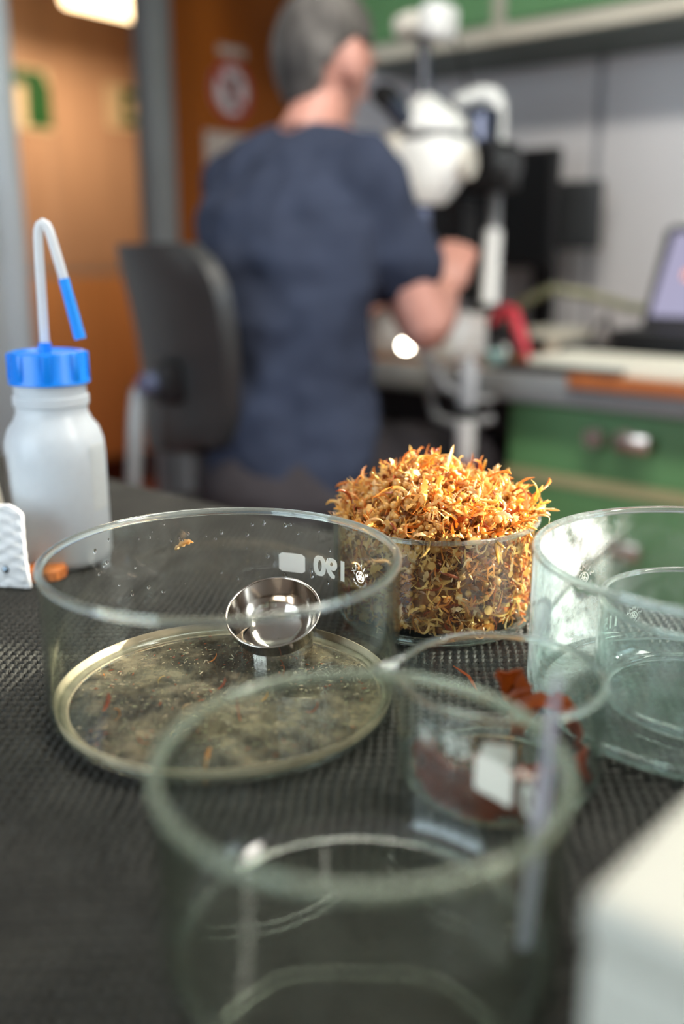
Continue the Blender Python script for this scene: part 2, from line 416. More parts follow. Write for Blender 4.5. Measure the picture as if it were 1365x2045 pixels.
def screen_mat():
    m, nt, out = newmat('laptop_screen')
    tc = nd(nt, 'ShaderNodeTexCoord')
    nz = nd(nt, 'ShaderNodeTexNoise'); nz.inputs['Scale'].default_value = 5
    nt.links.new(tc.outputs['Object'], nz.inputs['Vector'])
    mx = nd(nt, 'ShaderNodeMix', data_type='RGBA'); mx.inputs['A'].default_value = (0.52, 0.47, 0.66, 1); mx.inputs['B'].default_value = (0.50, 0.50, 0.70, 1)
    nt.links.new(nz.outputs['Fac'], mx.inputs['Factor'])
    e = nd(nt, 'ShaderNodeEmission'); nt.links.new(mx.outputs['Result'], e.inputs[0]); e.inputs[1].default_value = 0.85
    nt.links.new(e.outputs[0], out.inputs[0])
screen_mat()
pmat('screen_blue', (0.1, 0.2, 0.5), 0.5, emit=(0.10, 0.28, 0.62), estr=0.7)
pmat('screen_orange', (0.5, 0.2, 0.1), 0.5, emit=(0.60, 0.25, 0.20), estr=0.7)

# ------------------------------------------------------------------ room shell
def struct(name, mb, mat, **kw):
    o = mb.build(name, mat, smooth=kw.pop('smooth', False), **kw); o['kind'] = 'structure'; return o
H = 2.15
struct('floor', MB().rbox(-1.75, 2.45, -2.45, 3.5, -0.05, 0.0), 'red_floor')
struct('ceiling', MB().rbox(-1.75, 2.45, -2.45, 2.25, H, H + 0.05), 'ceiling_white')
# right wall behind the desk, pale panels with grey joints
wr = struct('wall_right', MB().rbox(2.41, 2.46, -1.95, 2.25, 0, H).rbox(2.41, 2.46, -2.45, -2.30, 0, H).rbox(2.41, 2.46, -2.30, -1.95, 0, 1.35).rbox(2.41, 2.46, -2.30, -1.95, 2.06, H), 'seam_grey')
for a0, a1 in ((-1.85, -1.25), (-1.235, -0.02), (-0.005, 1.155), (1.178, 2.2)):
    MB().rbox(2.40, 2.412, a0, a1, 0.0, H, 0.002).build('wall_panel', 'wall_white', wr, smooth=False)
# wall with the doorway: orange panels, grey jamb, grey sliding door
wf = struct('wall_front', MB().rbox(1.89, 2.41, 2.205, 2.25, 0, H).rbox(-1.75, 0.75, 2.205, 2.25, 0, H).rbox(0.75, 1.89, 2.205, 2.25, 2.02, H), 'orange_panel')
struct('trim_1', MB().rbox(1.798, 1.868, 2.175, 2.255, 0, 2.06, 0.004).rbox(1.86, 1.892, 2.20, 2.255, 0, 2.06).rbox(0.74, 1.89, 2.18, 2.25, 2.02, 2.08, 0.004), 'grey_metal', smooth=True)
dr = struct('door_1', MB().rbox(0.62, 1.355, 2.150, 2.196, 0.01, 2.04, 0.006), 'door_grey', smooth=True)
MB().rbox(1.305, 1.355, 2.138, 2.152, 0.01, 2.04, 0.004).build('edge_strip', 'door_grey', dr)
MB().rbox(1.13, 1.17, 2.10, 2.152, 0.98, 1.16, 0.008).build('door_handle', 'chrome', dr)
# side and rear walls with window openings (behind the camera)
def wall_with_windows(name, axis, at, lo, hi, wins, mat):
    mb = MB(); cur = lo
    def bx(u0, u1, z0, z1):
        if axis == 'a': mb.rbox(u0, u1, at - 0.05, at, z0, z1)
        else: mb.rbox(at - 0.05, at, u0, u1, z0, z1)
    for u0, u1, z0, z1 in wins:
        bx(cur, u0, 0, H); bx(u0, u1, 0, z0); bx(u0, u1, z1, H); cur = u1
    bx(cur, hi, 0, H)
    return struct(name, mb, mat)
wall_with_windows('wall_back', 'a', -2.4, -1.75, 2.45, [(1.1, 2.1, 0.95, 1.95)], 'wall_white')
wall_with_windows('wall_left', 'b', -1.70, -2.45, 2.25, [(0.0, 1.8, 0.85, 2.05)], 'wall_white')
def winframe(name, axis, at, u0, u1, z0, z1, nm):
    mb = MB()
    def bx(p0, p1, q0, q1):
        if axis == 'a': mb.rbox(p0, p1, at - 0.04, at + 0.02, q0, q1, 0.003)
        else: mb.rbox(at - 0.04, at + 0.02, p0, p1, q0, q1, 0.003)
    t = 0.03
    bx(u0 - t, u0 + 0.01, z0 - t, z1 + t); bx(u1 - 0.01, u1 + t, z0 - t, z1 + t); bx(u0, u1, z0 - t, z0 + 0.01); bx(u0, u1, z1 - 0.01, z1 + t)
    for k in range(1, nm):
        u = u0 + (u1 - u0) * k / nm; bx(u - 0.015, u + 0.015, z0, z1)
    struct(name, mb, 'grey_metal')
winframe('window_1', 'a', -2.4, 1.1, 2.1, 0.95, 1.95, 2)
winframe('unseen_sun_window', 'b', 2.40, -2.30, -1.95, 1.35, 2.06, 1)  # unseen window, added and sized to keep sunlight on the back dishes
winframe('window_3', 'b', -1.70, 0.0, 1.8, 0.85, 2.05, 3)
# corridor behind the doorway
wc = struct('wall_corridor', MB().rbox(-1.0, 4.2, 3.405, 3.45, 0.0, H), 'seam_grey')
for b0, b1 in ((-1.0, 1.2), (1.205, 2.30), (2.305, 3.25), (3.255, 4.2)):
    MB().rbox(b0, b1, 3.40, 3.41, 0.93, H).build('wall_panel', 'corridor_panel', wc, smooth=False)
    MB().rbox(b0, b1, 3.40, 3.41, 0.13, 0.905).build('wall_panel', 'corridor_lower', wc, smooth=False)
struct('baseboard_corridor', MB().rbox(-1.0, 4.2, 3.385, 3.405, 0.0, 0.125), 'dark_skirting')
struct('ceiling_corridor', MB().rbox(-1.0, 4.2, 2.25, 3.45, H - 0.10, H + 0.02), 'ceiling_white')
struct('floor_corridor', MB().rbox(2.45, 4.2, 2.2, 3.5, -0.05, 0.0), 'red_floor')
struct('wall_corridor_end', MB().rbox(4.2, 4.25, 2.2, 3.5, 0, H).rbox(2.41, 4.2, 2.205, 2.25, 0, H), 'corridor_panel')
struct('wall_corridor_far', MB().rbox(-1.05, -1.0, 2.2, 3.5, 0, H), 'corridor_panel')

# corridor lamp and its light
lc = RM(2.26, 2.92, 1.80)
t = thing('corridor_lamp', lc, 'glowing warm rounded lamp hanging at the corridor ceiling beyond the doorway', 'lamp')
MB().rbox(2.08, 2.44, 2.86, 2.98, 1.785, 1.86, 0.025, seg=4).build('diffuser', 'corridor_lamp', t)
MB().rbox(2.06, 2.46, 2.84, 3.00, 1.86, H - 0.10, 0.01).build('housing', 'cream_enamel', t)
light('corridor_light', 'AREA', RM(2.26, 2.92, 1.775), 10.0, (1.0, 0.76, 0.50), (0, 0, -1), shape='RECTANGLE', size=0.34, size_y=0.12)
# unseen ceiling lamps, added to the laboratory for warm top light
for i, (b, a) in enumerate(((1.0, 0.45), (0.95, -1.2))):
    t = thing('added_ceiling_lamp', RM(b, a, H), ('added unseen ceiling lamp over the gap between bench and desk', 'added unseen ceiling lamp near the narrow window in the panelled wall')[i], 'lamp', 'added ceiling lamps')
    MB().rbox(b - 0.16, b + 0.16, a - 0.62, a + 0.62, H - 0.06, H, 0.01).build('housing', 'white_enamel', t)
    MB().rbox(b - 0.13, b + 0.13, a - 0.60, a + 0.60, H - 0.075, H - 0.058, 0.004).build('diffuser', 'added_lamp_glow', t)
    light('added_lamp_light', 'AREA', RM(b, a, H - 0.085), 20.0, (1.0, 0.95, 0.87), (0, 0, -1), shape='RECTANGLE', size=0.26, size_y=1.2).rotation_euler.rotate_axis('Z', RANG)

# ------------------------------------------------------------------ signs on the walls
def disc(mb, c, n, up, r, th, seg=40, r0=0.0, mi=0):
    n = Vector(n).normalized(); up = Vector(up); x = up.cross(n).normalized()
    vs = []; fs = []
    for k in range(seg):
        t = 2 * math.pi * k / seg; d = x * math.cos(t) + up * math.sin(t)
        vs += [Vector(c) + d * r, Vector(c) + d * r + n * th, Vector(c) + d * r0 + n * th, Vector(c) + d * r0]
    for k in range(seg):
        k2 = (k + 1) % seg
        for i in range(4 if r0 > 0 else 3):
            j = (i + 1) % 4; fs.append([k * 4 + i, k2 * 4 + i, k2 * 4 + j, k * 4 + j])
    return mb.add(vs, fs, mi)
sc = RM(2.115, 2.204, 1.452); nF = -RA
t = thing('prohibition_sign', sc, 'round red and white prohibition sign on the dark orange wall', 'sign')
disc(MB(), sc, nF, (0, 0, 1), 0.083, 0.003).build('plate', 'sign_white', t, smooth=False)
disc(MB(), sc + nF * 0.0015, nF, (0, 0, 1), 0.083, 0.004, r0=0.064).build('red_ring', 'sign_red', t, smooth=False)
u = (RB * 0.707 + Vector((0, 0, -0.707))); w = RB * 0.707 + Vector((0, 0, 0.707))
MB().prism([sc + nF * 0.003 + u * x + w * y for x, y in ((-0.066, -0.009), (0.066, -0.009), (0.066, 0.009), (-0.066, 0.009))], nF * 0.003).build('slash_bar', 'sign_red', t, smooth=False)
MB().prism([sc + nF * 0.0022 + RB * x + Vector((0, 0, y)) for x, y in ((-0.008, -0.045), (0.012, -0.045), (0.018, 0.0), (0.035, 0.03), (0.01, 0.045), (-0.03, 0.02))], nF * 0.002).build('pictogram', 'dark_grey_plastic', t, smooth=False)
tag(MB().rbox(2.07, 2.175, 2.2005, 2.204, 1.548, 1.572).build('wall_label', 'notice_paper', smooth=False), 'small pale label above the round prohibition sign', 'label')
nt_ = tag(MB().rbox(2.005, 2.24, 2.2005, 2.204, 1.03, 1.335).build('paper_notice', 'notice_paper', smooth=False), 'pale paper notice half hidden behind the seated man', 'notice')
def esc_sign(name, b0, b1, z0, z1, label, shapes):
    t = thing(name, RM((b0 + b1) / 2, 3.40, z0), label, 'sign', 'green safety signs')
    MB().rbox(b0, b1, 3.393, 3.40, z0, z1, 0.002).build('plate', 'sign_back', t, smooth=False)
    for poly in shapes:
        MB().prism([RM(b, 3.3925, z) for b, z in poly], -RA * 0.003).build('green_field', 'sign_green', t, smooth=False)
esc_sign('running_figure_sign', 2.12, 2.305, 1.44, 1.665, 'green and cream safety sign beside the grey door edge',
         [[(2.195, 1.455), (2.30, 1.455), (2.30, 1.60), (2.195, 1.60)], [(2.14, 1.60), (2.30, 1.60), (2.27, 1.655), (2.14, 1.655)]])
esc_sign('first_aid_sign', 2.565, 2.86, 1.485, 1.655, 'green and cream safety sign beside the grey door post',
         [[(2.64, 1.50), (2.85, 1.50), (2.85, 1.535), (2.64, 1.535)], [(2.64, 1.605), (2.85, 1.605), (2.85, 1.64), (2.64, 1.64)],
          [(2.64, 1.535), (2.67, 1.535), (2.67, 1.605), (2.64, 1.605)], [(2.75, 1.535), (2.78, 1.535), (2.78, 1.605), (2.75, 1.605)]])

# ------------------------------------------------------------------ upper cabinets
zb = 1.467
spans = ((-0.30, 0.48), (0.50, 1.275), (1.30, 1.72))
labs = ('green upper cabinet at the far end of the row toward the window', 'green upper cabinet above the laptop and monitors', 'green upper cabinet above the microscope')
for (a0, a1), lb in zip(spans, labs):
    t = thing('upper_cabinet', RM(2.25, (a0 + a1) / 2, zb), lb, 'cabinet', 'green upper cabinets')
    MB().rbox(2.115, 2.398, a0, a1 + 0.02, zb + 0.035, 2.05).build('body', 'cream_trim', t, smooth=False)
    MB().rbox(2.10, 2.398, a0, a1 + 0.02, zb, zb + 0.035, 0.002).build('bottom_rail', 'cream_trim', t, smooth=False)
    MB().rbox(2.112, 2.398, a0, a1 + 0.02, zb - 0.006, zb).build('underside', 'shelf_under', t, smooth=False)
    d = MB().rbox(2.10, 2.116, a0 + 0.012, a1 - 0.005, zb + 0.042, 2.03, 0.003).build('door', 'green_door', t, smooth=False)
    MB().rbox(2.085, 2.10, a0 + 0.04, a0 + 0.055, zb + 0.30, zb + 0.42, 0.004).build('handle', 'handle_steel', d)
t = thing('storage_bin', RM(2.14, 1.83, 1.58), 'yellow and black storage bin on the wall bracket beyond the cabinets', 'bin')
MB().rbox(2.05, 2.25, 1.76, 1.90, 1.58, 1.70, 0.01).build('body', 'yellow_plastic', t)
MB().rbox(2.04, 2.26, 1.75, 1.91, 1.70, 1.74, 0.008).build('lid', 'black_plastic', t)
MB().rbox(2.10, 2.395, 1.75, 1.91, 1.555, 1.58).build('bracket', 'grey_metal', t)

# ------------------------------------------------------------------ desk along the right wall
ZD = 0.775
t = thing('long_desk', RM(2.0, 0.6, 0), 'long brown wooden wall desk with grey metal edge', 'desk')
MB().rbox(1.625, 2.398, -1.2, 1.95, ZD - 0.045, ZD, 0.003).build('top', 'desk_wood', t, smooth=False)
MB().rbox(1.60, 1.626, -1.2, 1.95, ZD - 0.058, ZD - 0.004, 0.005).build('edge_band', 'desk_edge', t)
MB().rbox(1.62, 1.70, 1.87, 1.93, 0, ZD - 0.05).build('leg', 'grey_metal', t, smooth=False)
MB().rbox(2.36, 2.396, 0.96, 1.95, 0.15, ZD - 0.05).build('back_panel', 'black_plastic', t, smooth=False)
MB().rbox(1.588, 1.60, 0.2, 0.80, ZD - 0.022, ZD + 0.004, 0.003).build('edge_rail', 'orange_wood', t)
# drawer unit
zt = ZD - 0.060
du = thing('drawer_unit', RM(1.98, 0.55, 0), 'green drawer unit with cream gaps under the desk beside the dark knee space', 'drawer unit')
MB().rbox(1.66, 2.35, 0.12, 0.948, 0.02, zt).build('body', 'olive_trim', du, smooth=False)
for z0 in (0.556, 0.306): MB().rbox(1.637, 1.664, 0.12, 0.948, z0, z0 + 0.024).build('rail', 'olive_trim', du, smooth=False)
for z0, z1 in ((0.580, zt - 0.006), (0.330, 0.556), (0.06, 0.306)):
    d = MB().rbox(1.64, 1.662, 0.135, 0.944, z0, z1, 0.003).build('drawer', 'green_door', du, smooth=False)
    zc = (z0 + z1) / 2 + 0.018
    h = MB().tube([RM(1.64, 0.755, zc), RM(1.612, 0.755, zc)], 0.019, 16).build('lock', 'handle_steel', d)
    mb = MB(); mb.tube([RM(1.64, 0.695, zc), RM(1.618, 0.695, zc)], 0.021, 16); mb.rbox(1.606, 1.622, 0.645, 0.715, zc - 0.018, zc + 0.018, 0.008)
    mb.build('handle', 'handle_steel', d)

# ------------------------------------------------------------------ things on the desk
def monitor(name, b, a0, a1, z0, z1, label, mats):
    t = thing(name, RM(b, (a0 + a1) / 2, ZD), label, 'monitor', 'monitors on the desk')
    MB().rbox(b, b + 0.035, a0, a1, z0, z1, 0.006).build('housing', mats[0], t)
    MB().rbox(b - 0.004, b + 0.001, a0 + 0.012, a1 - 0.012, z0 + 0.02, z1 - 0.012).build('screen', mats[1], t, smooth=False)
    ac = (a0 + a1) / 2
    MB().rbox(b + 0.035, b + 0.06, ac - 0.03, ac + 0.03, ZD + 0.012, z0 + 0.15, 0.004).build('stand', 'black_plastic', t)
    MB().rbox(b - 0.05, b + 0.10, ac - 0.10, ac + 0.10, ZD, ZD + 0.014, 0.005).build('foot', 'black_plastic', t)
monitor('monitor', 2.16, 1.150, 1.60, 0.955, 1.235, 'large black monitor behind the microscope', ('black_plastic', 'screen_black'))
monitor('monitor', 2.28, 1.095, 1.42, 1.0, 1.165, 'smaller dark grey monitor peeking out past the large black one', ('dark_grey_plastic', 'dark_grey_plastic'))
# laptop on a black riser
lt = thing('laptop', RM(1.95, 0.62, ZD), 'open laptop with a pale lavender screen on a black riser', 'laptop')
MB().rbox(1.86, 2.08, 0.44, 0.845, ZD, ZD + 0.05, 0.004).build('riser', 'black_plastic', lt)
MB().rbox(1.84, 2.06, 0.46, 0.845, ZD + 0.05, ZD + 0.066, 0.005).build('keyboard_deck', 'black_plastic', lt)
sv = (RB * 0.42 + Vector((0, 0, 0.908))).normalized(); sn = (-RB * 0.908 + Vector((0, 0, 0.42))).normalized()
h0 = RM(2.01, 0.655, ZD + 0.066)
def scr(x, y): return h0 + RA * x + sv * y
lid = MB().prism([scr(x, y) for x, y in ((-0.19, 0), (0.19, 0), (0.19, 0.215), (0.175, 0.228), (-0.175, 0.228), (-0.19, 0.215))], -sn * 0.008).build('lid', 'black_plastic', lt, smooth=False)
MB().prism([scr(x, y) + sn * 0.0005 for x, y in ((-0.178, 0.022), (0.178, 0.022), (0.170, 0.212), (-0.170, 0.212))], sn * 0.001).build('screen', 'laptop_screen', lid, smooth=False)
mb = MB(); mb.prism([scr(0.095 + 0.016 * math.cos(k), 0.165 + 0.016 * math.sin(k)) + sn * 0.002 for k in np.linspace(0, 6.28, 16)[:-1]], sn * 0.0006)
mb.build('screen_icon', 'screen_blue', lid, smooth=False)
mb = MB(); mb.prism([scr(0.115 + 0.013 * math.cos(k), 0.115 + 0.013 * math.sin(k)) + sn * 0.002 for k in np.linspace(0, 6.28, 16)[:-1]], sn * 0.0006)
mb.build('screen_icon', 'screen_orange', lid, smooth=False)
# papers and books
def sheet(name, pts, z, th, mat, label, cat, rise=0.0):
    mb = MB(); n = len(pts)
    mb.prism([RM(b, a, z) for b, a in pts], Vector((0, 0, th)))
    return tag(mb.build(name, mat, smooth=False), label, cat)
sheet('open_notebook', [(1.66, 0.92), (1.66, 0.30), (1.83, 0.33), (1.835, 0.92)], ZD, 0.022, 'paper_cream', 'thick cream open notebook at the desk edge in front of the laptop', 'notebook')
sheet('loose_paper', [(1.665, 0.62), (1.665, 0.32), (1.80, 0.35), (1.80, 0.60)], ZD + 0.0225, 0.002, 'paper_white', 'white loose sheet lying on the cream notebook', 'paper')
sheet('paper_pad', [(2.05, 1.14), (2.05, 1.02), (2.14, 1.02), (2.14, 1.14)], ZD, 0.045, 'paper_cream', 'cream paper pad lying below the monitors', 'paper pad')
sheet('black_folder', [(1.615, 0.97), (1.615, 0.72), (1.655, 0.72), (1.655, 0.97)], ZD, 0.010, 'black_plastic', 'thin black folder under the edge of the cream notebook', 'folder')
t = thing('sample_box', RM(1.71, 1.20, ZD), 'white box beside the man\'s forearm on the desk', 'box')
MB().box(RM(1.71, 1.20, ZD + 0.045), (0.11, 0.25, 0.08), Matrix.Rotation(RANG - 0.12, 4, 'Z'), 0.006).build('body', 'white_enamel', t)
MB().box(RM(1.71, 1.20, ZD + 0.089), (0.114, 0.254, 0.008), Matrix.Rotation(RANG - 0.12, 4, 'Z'), 0.003).build('lid', 'paper_white', t)
mb = MB(); mb.tube([RM(1.74, 1.055, ZD + 0.075), RM(1.75, 1.03, ZD + 0.105), RM(1.73, 1.0, ZD + 0.10), RM(1.70, 0.965, ZD + 0.065), RM(1.69, 0.945, ZD + 0.03), RM(1.685, 0.935, ZD + 0.012)],
                   [0.008, 0.012, 0.014, 0.013, 0.010, 0.007], 8)
tag(mb.build('red_strap', 'red_strap'), 'crumpled red strap hanging off the white box', 'strap')
tag(MB().ball(RM(1.68, 1.00, ZD + 0.022), (0.03, 0.02, 0.022), RROT).build('white_putty', 'paper_white'), 'small white crumpled tissue on the desk edge', 'tissue')
t = thing('small_jar', RM(1.70, 0.945, ZD), 'small teal jar beside the red strap', 'jar')
MB().lathe([(0.0, 0), (0.02, 0), (0.022, 0.03), (0.015, 0.036)], RM(1.645, 0.985, ZD), 16).build('body', 'teal_bits', t)
MB().lathe([(0.017, 0.034), (0.017, 0.046), (0.0, 0.046)], RM(1.645, 0.985, ZD), 16).build('lid', 'dark_grey_plastic', t)
kb = thing('keyboard', RM(2.02, 0.93, ZD), 'black keyboard pushed in front of the monitors', 'keyboard')
MB().rbox(1.93, 2.05, 0.86, 1.0, ZD, ZD + 0.02, 0.005).build('body', 'black_plastic', kb)
mb = MB()
for i in range(7):
    for j in range(6): mb.rbox(1.934 + j * 0.019, 1.950 + j * 0.019, 0.866 + i * 0.019, 0.881 + i * 0.019, ZD + 0.019, ZD + 0.027, 0.002)
tag(mb.build('keys', 'dark_grey_plastic', kb), kind='stuff')
t = thing('mouse', RM(1.88, 0.92, ZD), 'dark computer mouse near the black keyboard', 'mouse')
MB().ball(RM(1.882, 0.93, ZD + 0.012), (0.042, 0.028, 0.022), RROT).build('body', 'dark_grey_plastic', t)
MB().ball(RM(1.86, 0.93, ZD + 0.03), (0.01, 0.004, 0.006), RROT).build('wheel', 'black_plastic', t)
for i, (pts, lb) in enumerate((([(2.10, 1.26, .02), (2.09, 1.18, .10), (2.08, 1.10, .135), (2.12, 1.02, .12), (2.2, .95, .09), (2.25, .86, .085), (2.28, .70, .08)], 'olive cable bundle running behind the laptop'),
                               ([(2.30, 1.05, .01), (2.22, 1.02, .07), (2.12, 1.0, .05), (2.05, .98, .02), (2.0, 1.02, .01)], 'thin dark cable looped under the monitors'))):
    tag(MB().tube([RM(b, a, ZD + z) for b, a, z in pts], 0.011 if i == 0 else 0.006, 8).build('cable', ('olive_bits', 'black_plastic')[i]), lb, 'cable', 'cables on the desk')
tag(MB().rbox(1.70, 1.86, 1.37, 1.53, ZD, ZD + 0.05, 0.006).build('cream_tray', 'paper_cream'), 'cream tray seen between the man\'s body and forearm', 'tray')

# ------------------------------------------------------------------ stereo microscope
mo = RM(1.80, 1.12, ZD)
M = thing('stereo_microscope', mo, 'white stereo microscope with black eyepieces on a tall stand', 'microscope')
D = 1.93
def kk(px, py, d=D): return K(px, py, d)
X = Vector((1, 0, 0)); Yv = Vector((0, 1, 0)); Z = Vector((0, 0, 1))
FR = Matrix.Rotation(math.radians(-42), 4, 'Z')        # faces the sitter
# camera tube and its cap on top
MB().tube([kk(846, 200), kk(846, 70)], 0.0135, 16).build('photo_tube', 'navy_black', M)
c = MB().box(kk(875, 45, 1.90), (0.060, 0.075, 0.068), FR @ Matrix.Rotation(0.1, 4, 'Y'), 0.018, 4).build('camera_head', 'white_enamel', M)
MB().box(kk(822, 52, 1.94), (0.062, 0.065, 0.046), FR @ Matrix.Rotation(-0.15, 4, 'Y'), 0.016, 4).build('camera_side_piece', 'cream_enamel', c)
# upper optics housing: sloped dome
def ring(cpt, rx, ry, n=24, rot=FR, pw=2.6):
    out = []
    for k in range(n):
        a = 2 * math.pi * k / n; ca, sa = math.cos(a), math.sin(a)
        e = 2.0 / pw
        out.append(Vector(cpt) + rot @ Vector((rx * abs(ca) ** e * (1 if ca >= 0 else -1), ry * abs(sa) ** e * (1 if sa >= 0 else -1), 0)))
    return out
MB().loft([ring(kk(862, 268), 0.066, 0.066), ring(kk(862, 258), 0.072, 0.072), ring(kk(858, 236), 0.065, 0.063), ring(kk(852, 210), 0.036, 0.034), ring(kk(850, 190), 0.016, 0.016)]).build('beam_splitter_housing', 'white_enamel', M)
MB().loft([ring(kk(862, 282), 0.06, 0.06), ring(kk(862, 266), 0.06, 0.06)]).build('joint_ring', 'dark_grey_plastic', M)
body = MB().loft([ring(kk(845, 408), 0.040, 0.040), ring(kk(848, 392), 0.052, 0.050), ring(kk(856, 360), 0.068, 0.062), ring(kk(866, 318), 0.080, 0.068), ring(kk(868, 290), 0.080, 0.068), ring(kk(866, 280), 0.070, 0.06)]).build('zoom_body', 'white_enamel', M)
MB().tube([kk(905, 325, 1.90), kk(940, 325, 1.88)], [0.034, 0.030], 20).build('zoom_knob', 'cream_enamel', body)
MB().tube([kk(838, 480), kk(838, 405)], [0.018, 0.024], 18).build('objective', 'lens_blue', M)
for dx, dd in ((0, 1.90), (14, 1.98)):
    e = MB().tube([kk(815 + dx, 245, dd), kk(780 + dx, 210, dd - 0.02), kk(764 + dx, 192, dd - 0.04)], [0.020, 0.019, 0.017], 14).build('eyepiece', 'navy_black', M)
    MB().tube([kk(766 + dx, 195, dd - 0.038), kk(757 + dx, 185, dd - 0.055)], [0.021, 0.019], 14).build('eyecup', 'black_plastic', e)
MB().box(kk(790, 300, 1.95), (0.06, 0.07, 0.07), FR, 0.015, 3).build('binocular_block', 'cream_enamel', M)
# stand
MB().box(kk(965, 260, 2.02), (0.05, 0.06, 0.09), FR, 0.006).build('focus_rack', 'navy_black', M)
MB().tube([kk(958, 232, 1.98), kk(958, 282, 1.98)], 0.013, 12).build('focus_rail', 'lens_blue', M)
MB().box(kk(975, 335, 2.02), (0.11, 0.09, 0.10), FR, 0.014, 3).build('focus_block', 'black_plastic', M)
MB().tube([kk(1000, 330, 1.96), kk(1030, 330, 1.94)], 0.030, 18).build('focus_knob', 'dark_grey_plastic', M)
MB().tube([kk(905, 205, 2.04), kk(960, 188, 2.05), kk(985, 192, 2.05), kk(993, 212, 2.05), kk(992, 320, 2.05)], [0.014, 0.018, 0.020, 0.020, 0.018], 12).build('support_arm', 'white_enamel', M)
MB().tube([kk(990, 320, 2.07), kk(985, 480, 2.07)], 0.013, 14).build('column', 'cable_grey', M)
MB().tube([kk(984, 462, 2.06), kk(976, 610, 2.06)], 0.019, 14).build('column_sleeve', 'white_enamel', M)
MB().box(kk(905, 500, 2.12), (0.09, 0.06, 0.22), FR, 0.01).build('back_plate', 'black_plastic', M)
pb = kk(930, 600, 2.06) + RB * 0.10
MB().box((pb.x, pb.y, ZD + 0.015), (0.19, 0.20, 0.03), FR, 0.008).build('base', 'black_plastic', M)
pc_ = kk(976, 610, 2.06)
MB().box((pc_.x, pc_.y, ZD + 0.055), (0.06, 0.06, 0.11), FR, 0.006).build('column_socket', 'black_plastic', M)
mb = MB(); mb.tube([kk(905, 60, 2.05), kk(925, 140, 2.05), kk(942, 200, 2.05), kk(955, 300, 2.06)], 0.003, 6)
mb.build('lamp_cable', 'black_plastic', M)

# light guide and cables under the desk edge
t = thing('light_guide', RM(1.56, 1.16, 0.62), 'glowing light guide tip with grey cord at the desk edge under the elbow', 'light guide')
tip = PB(810, 690, 1.54)
MB().ball(tip, (0.013, 0.013, 0.012)).build('glowing_tip', 'lamp_tip', t)
MB().tube([tip + Vector((0.012, 0.01, 0)), PB(848, 705, 1.54), PB(868, 745, 1.54), PB(890, 775, 1.54), PB(935, 795, 1.56), PB(985, 800, 1.58)], [0.008, 0.011, 0.012, 0.009, 0.007, 0.006], 10).build('guide_hose', 'cable_grey', t)
MB().tube([PB(868, 745, 1.56), PB(858, 790, 1.56), PB(868, 830, 1.56), PB(905, 845, 1.56), PB(960, 842, 1.57), PB(985, 835, 1.585)], 0.0085, 8).build('hose_loop', 'cable_grey', t)
tag(MB().tube([RM(1.70, 1.02, ZD + 0.012), PB(960, 700, 1.59), PB(920, 705, 1.57), PB(888, 725, 1.565), PB(876, 755, 1.565)], 0.004, 8).build('white_cord', 'cable_white'), 'thin white cord curving off the desk edge', 'cord')  # plain loose white cord
cs = RM(1.50, 0.955, 0)
t = thing('clamp_stand', cs, 'slim dark floor stand with clamped bottles at the desk corner', 'stand')
MB().tube([RM(1.50, 0.955, 0.02), RM(1.50, 0.955, 0.80)], 0.008, 12).build('pole', 'dark_grey_plastic', t)
MB().lathe([(0.0, 0), (0.13, 0), (0.13, 0.02), (0.012, 0.03)], cs, 24).build('base', 'black_plastic', t)
MB().rbox(1.47, 1.53, 0.935, 0.975, 0.70, 0.72, 0.004).build('clamp', 'black_plastic', t)
MB().lathe([(0, 0.0), (0.018, 0), (0.018, 0.075), (0.008, 0.09), (0.0, 0.09)], RM(1.47, 0.935, 0.72), 14).build('vial', 'cable_grey', t)
MB().lathe([(0, 0.0), (0.018, 0), (0.018, 0.07), (0.0, 0.075)], RM(1.475, 0.94, 0.62), 14).build('vial', 'cable_white', t)
MB().lathe([(0, 0.0), (0.02, 0), (0.02, 0.03), (0.0, 0.035)], RM(1.475, 0.935, 0.585), 14).build('vial_cap', 'sign_red', t)
MB().ball(RM(1.48, 0.945, 0.54), (0.04, 0.035, 0.045)).build('counterweight', 'cable_grey', t)

# ------------------------------------------------------------------ chair
cf = Vector((0.89, 0.456, 0)).normalized(); ct = Vector((cf.y, -cf.x, 0))       # facing, sideways (to the sitter's right)
bc = K(296, 690, 1.60); seat_z = 0.53
so = bc + cf * 0.24
CH = thing('office_chair', Vector((so.x, so.y, 0)), 'black office chair with a curved plastic backrest under the seated man', 'chair')
def shell(off, wscale=1.0):
    g = []
    for j in range(13):
        v = j / 12; row = []
        zz = K(322, 905, 1.6).z + (K(300, 488, 1.6).z - K(322, 905, 1.6).z) * v
        hw = (0.175 + 0.055 * math.sin(min(1, v * 1.25) * math.pi / 2)) * wscale
        top = max(0, (v - 0.80) / 0.20); hw *= math.sqrt(max(0.0, 1 - 0.55 * top ** 2.2))
        low = max(0, (0.12 - v) / 0.12); hw *= 1 - 0.45 * low ** 2
        for i in range(15):
            u = -1 + 2 * i / 14
            p = Vector((bc.x, bc.y, zz)) + ct * (hw * u) + cf * (0.055 * u * u + off - 0.08 * (v - 0.4) ** 2 - 0.015 * (v - 0.4))
            row.append(p)
        g.append(row)
    return g
g0, g1 = shell(0.0), shell(0.028, 0.985)
mb = MB(); n = 15
vs = [p for r in g0 for p in r] + [p for r in g1 for p in r]; fs = []
for j in range(12):
    for i in range(14):
        a = j * n + i; fs.append([a, a + 1, a + n + 1, a + n]); b = a + 13 * n; fs.append([b, b + n, b + n + 1, b + 1])
per = [i for i in range(n)] + [j * n + n - 1 for j in range(1, 13)] + [12 * n + i for i in range(n - 2, -1, -1)] + [j * n for j in range(11, 0, -1)]
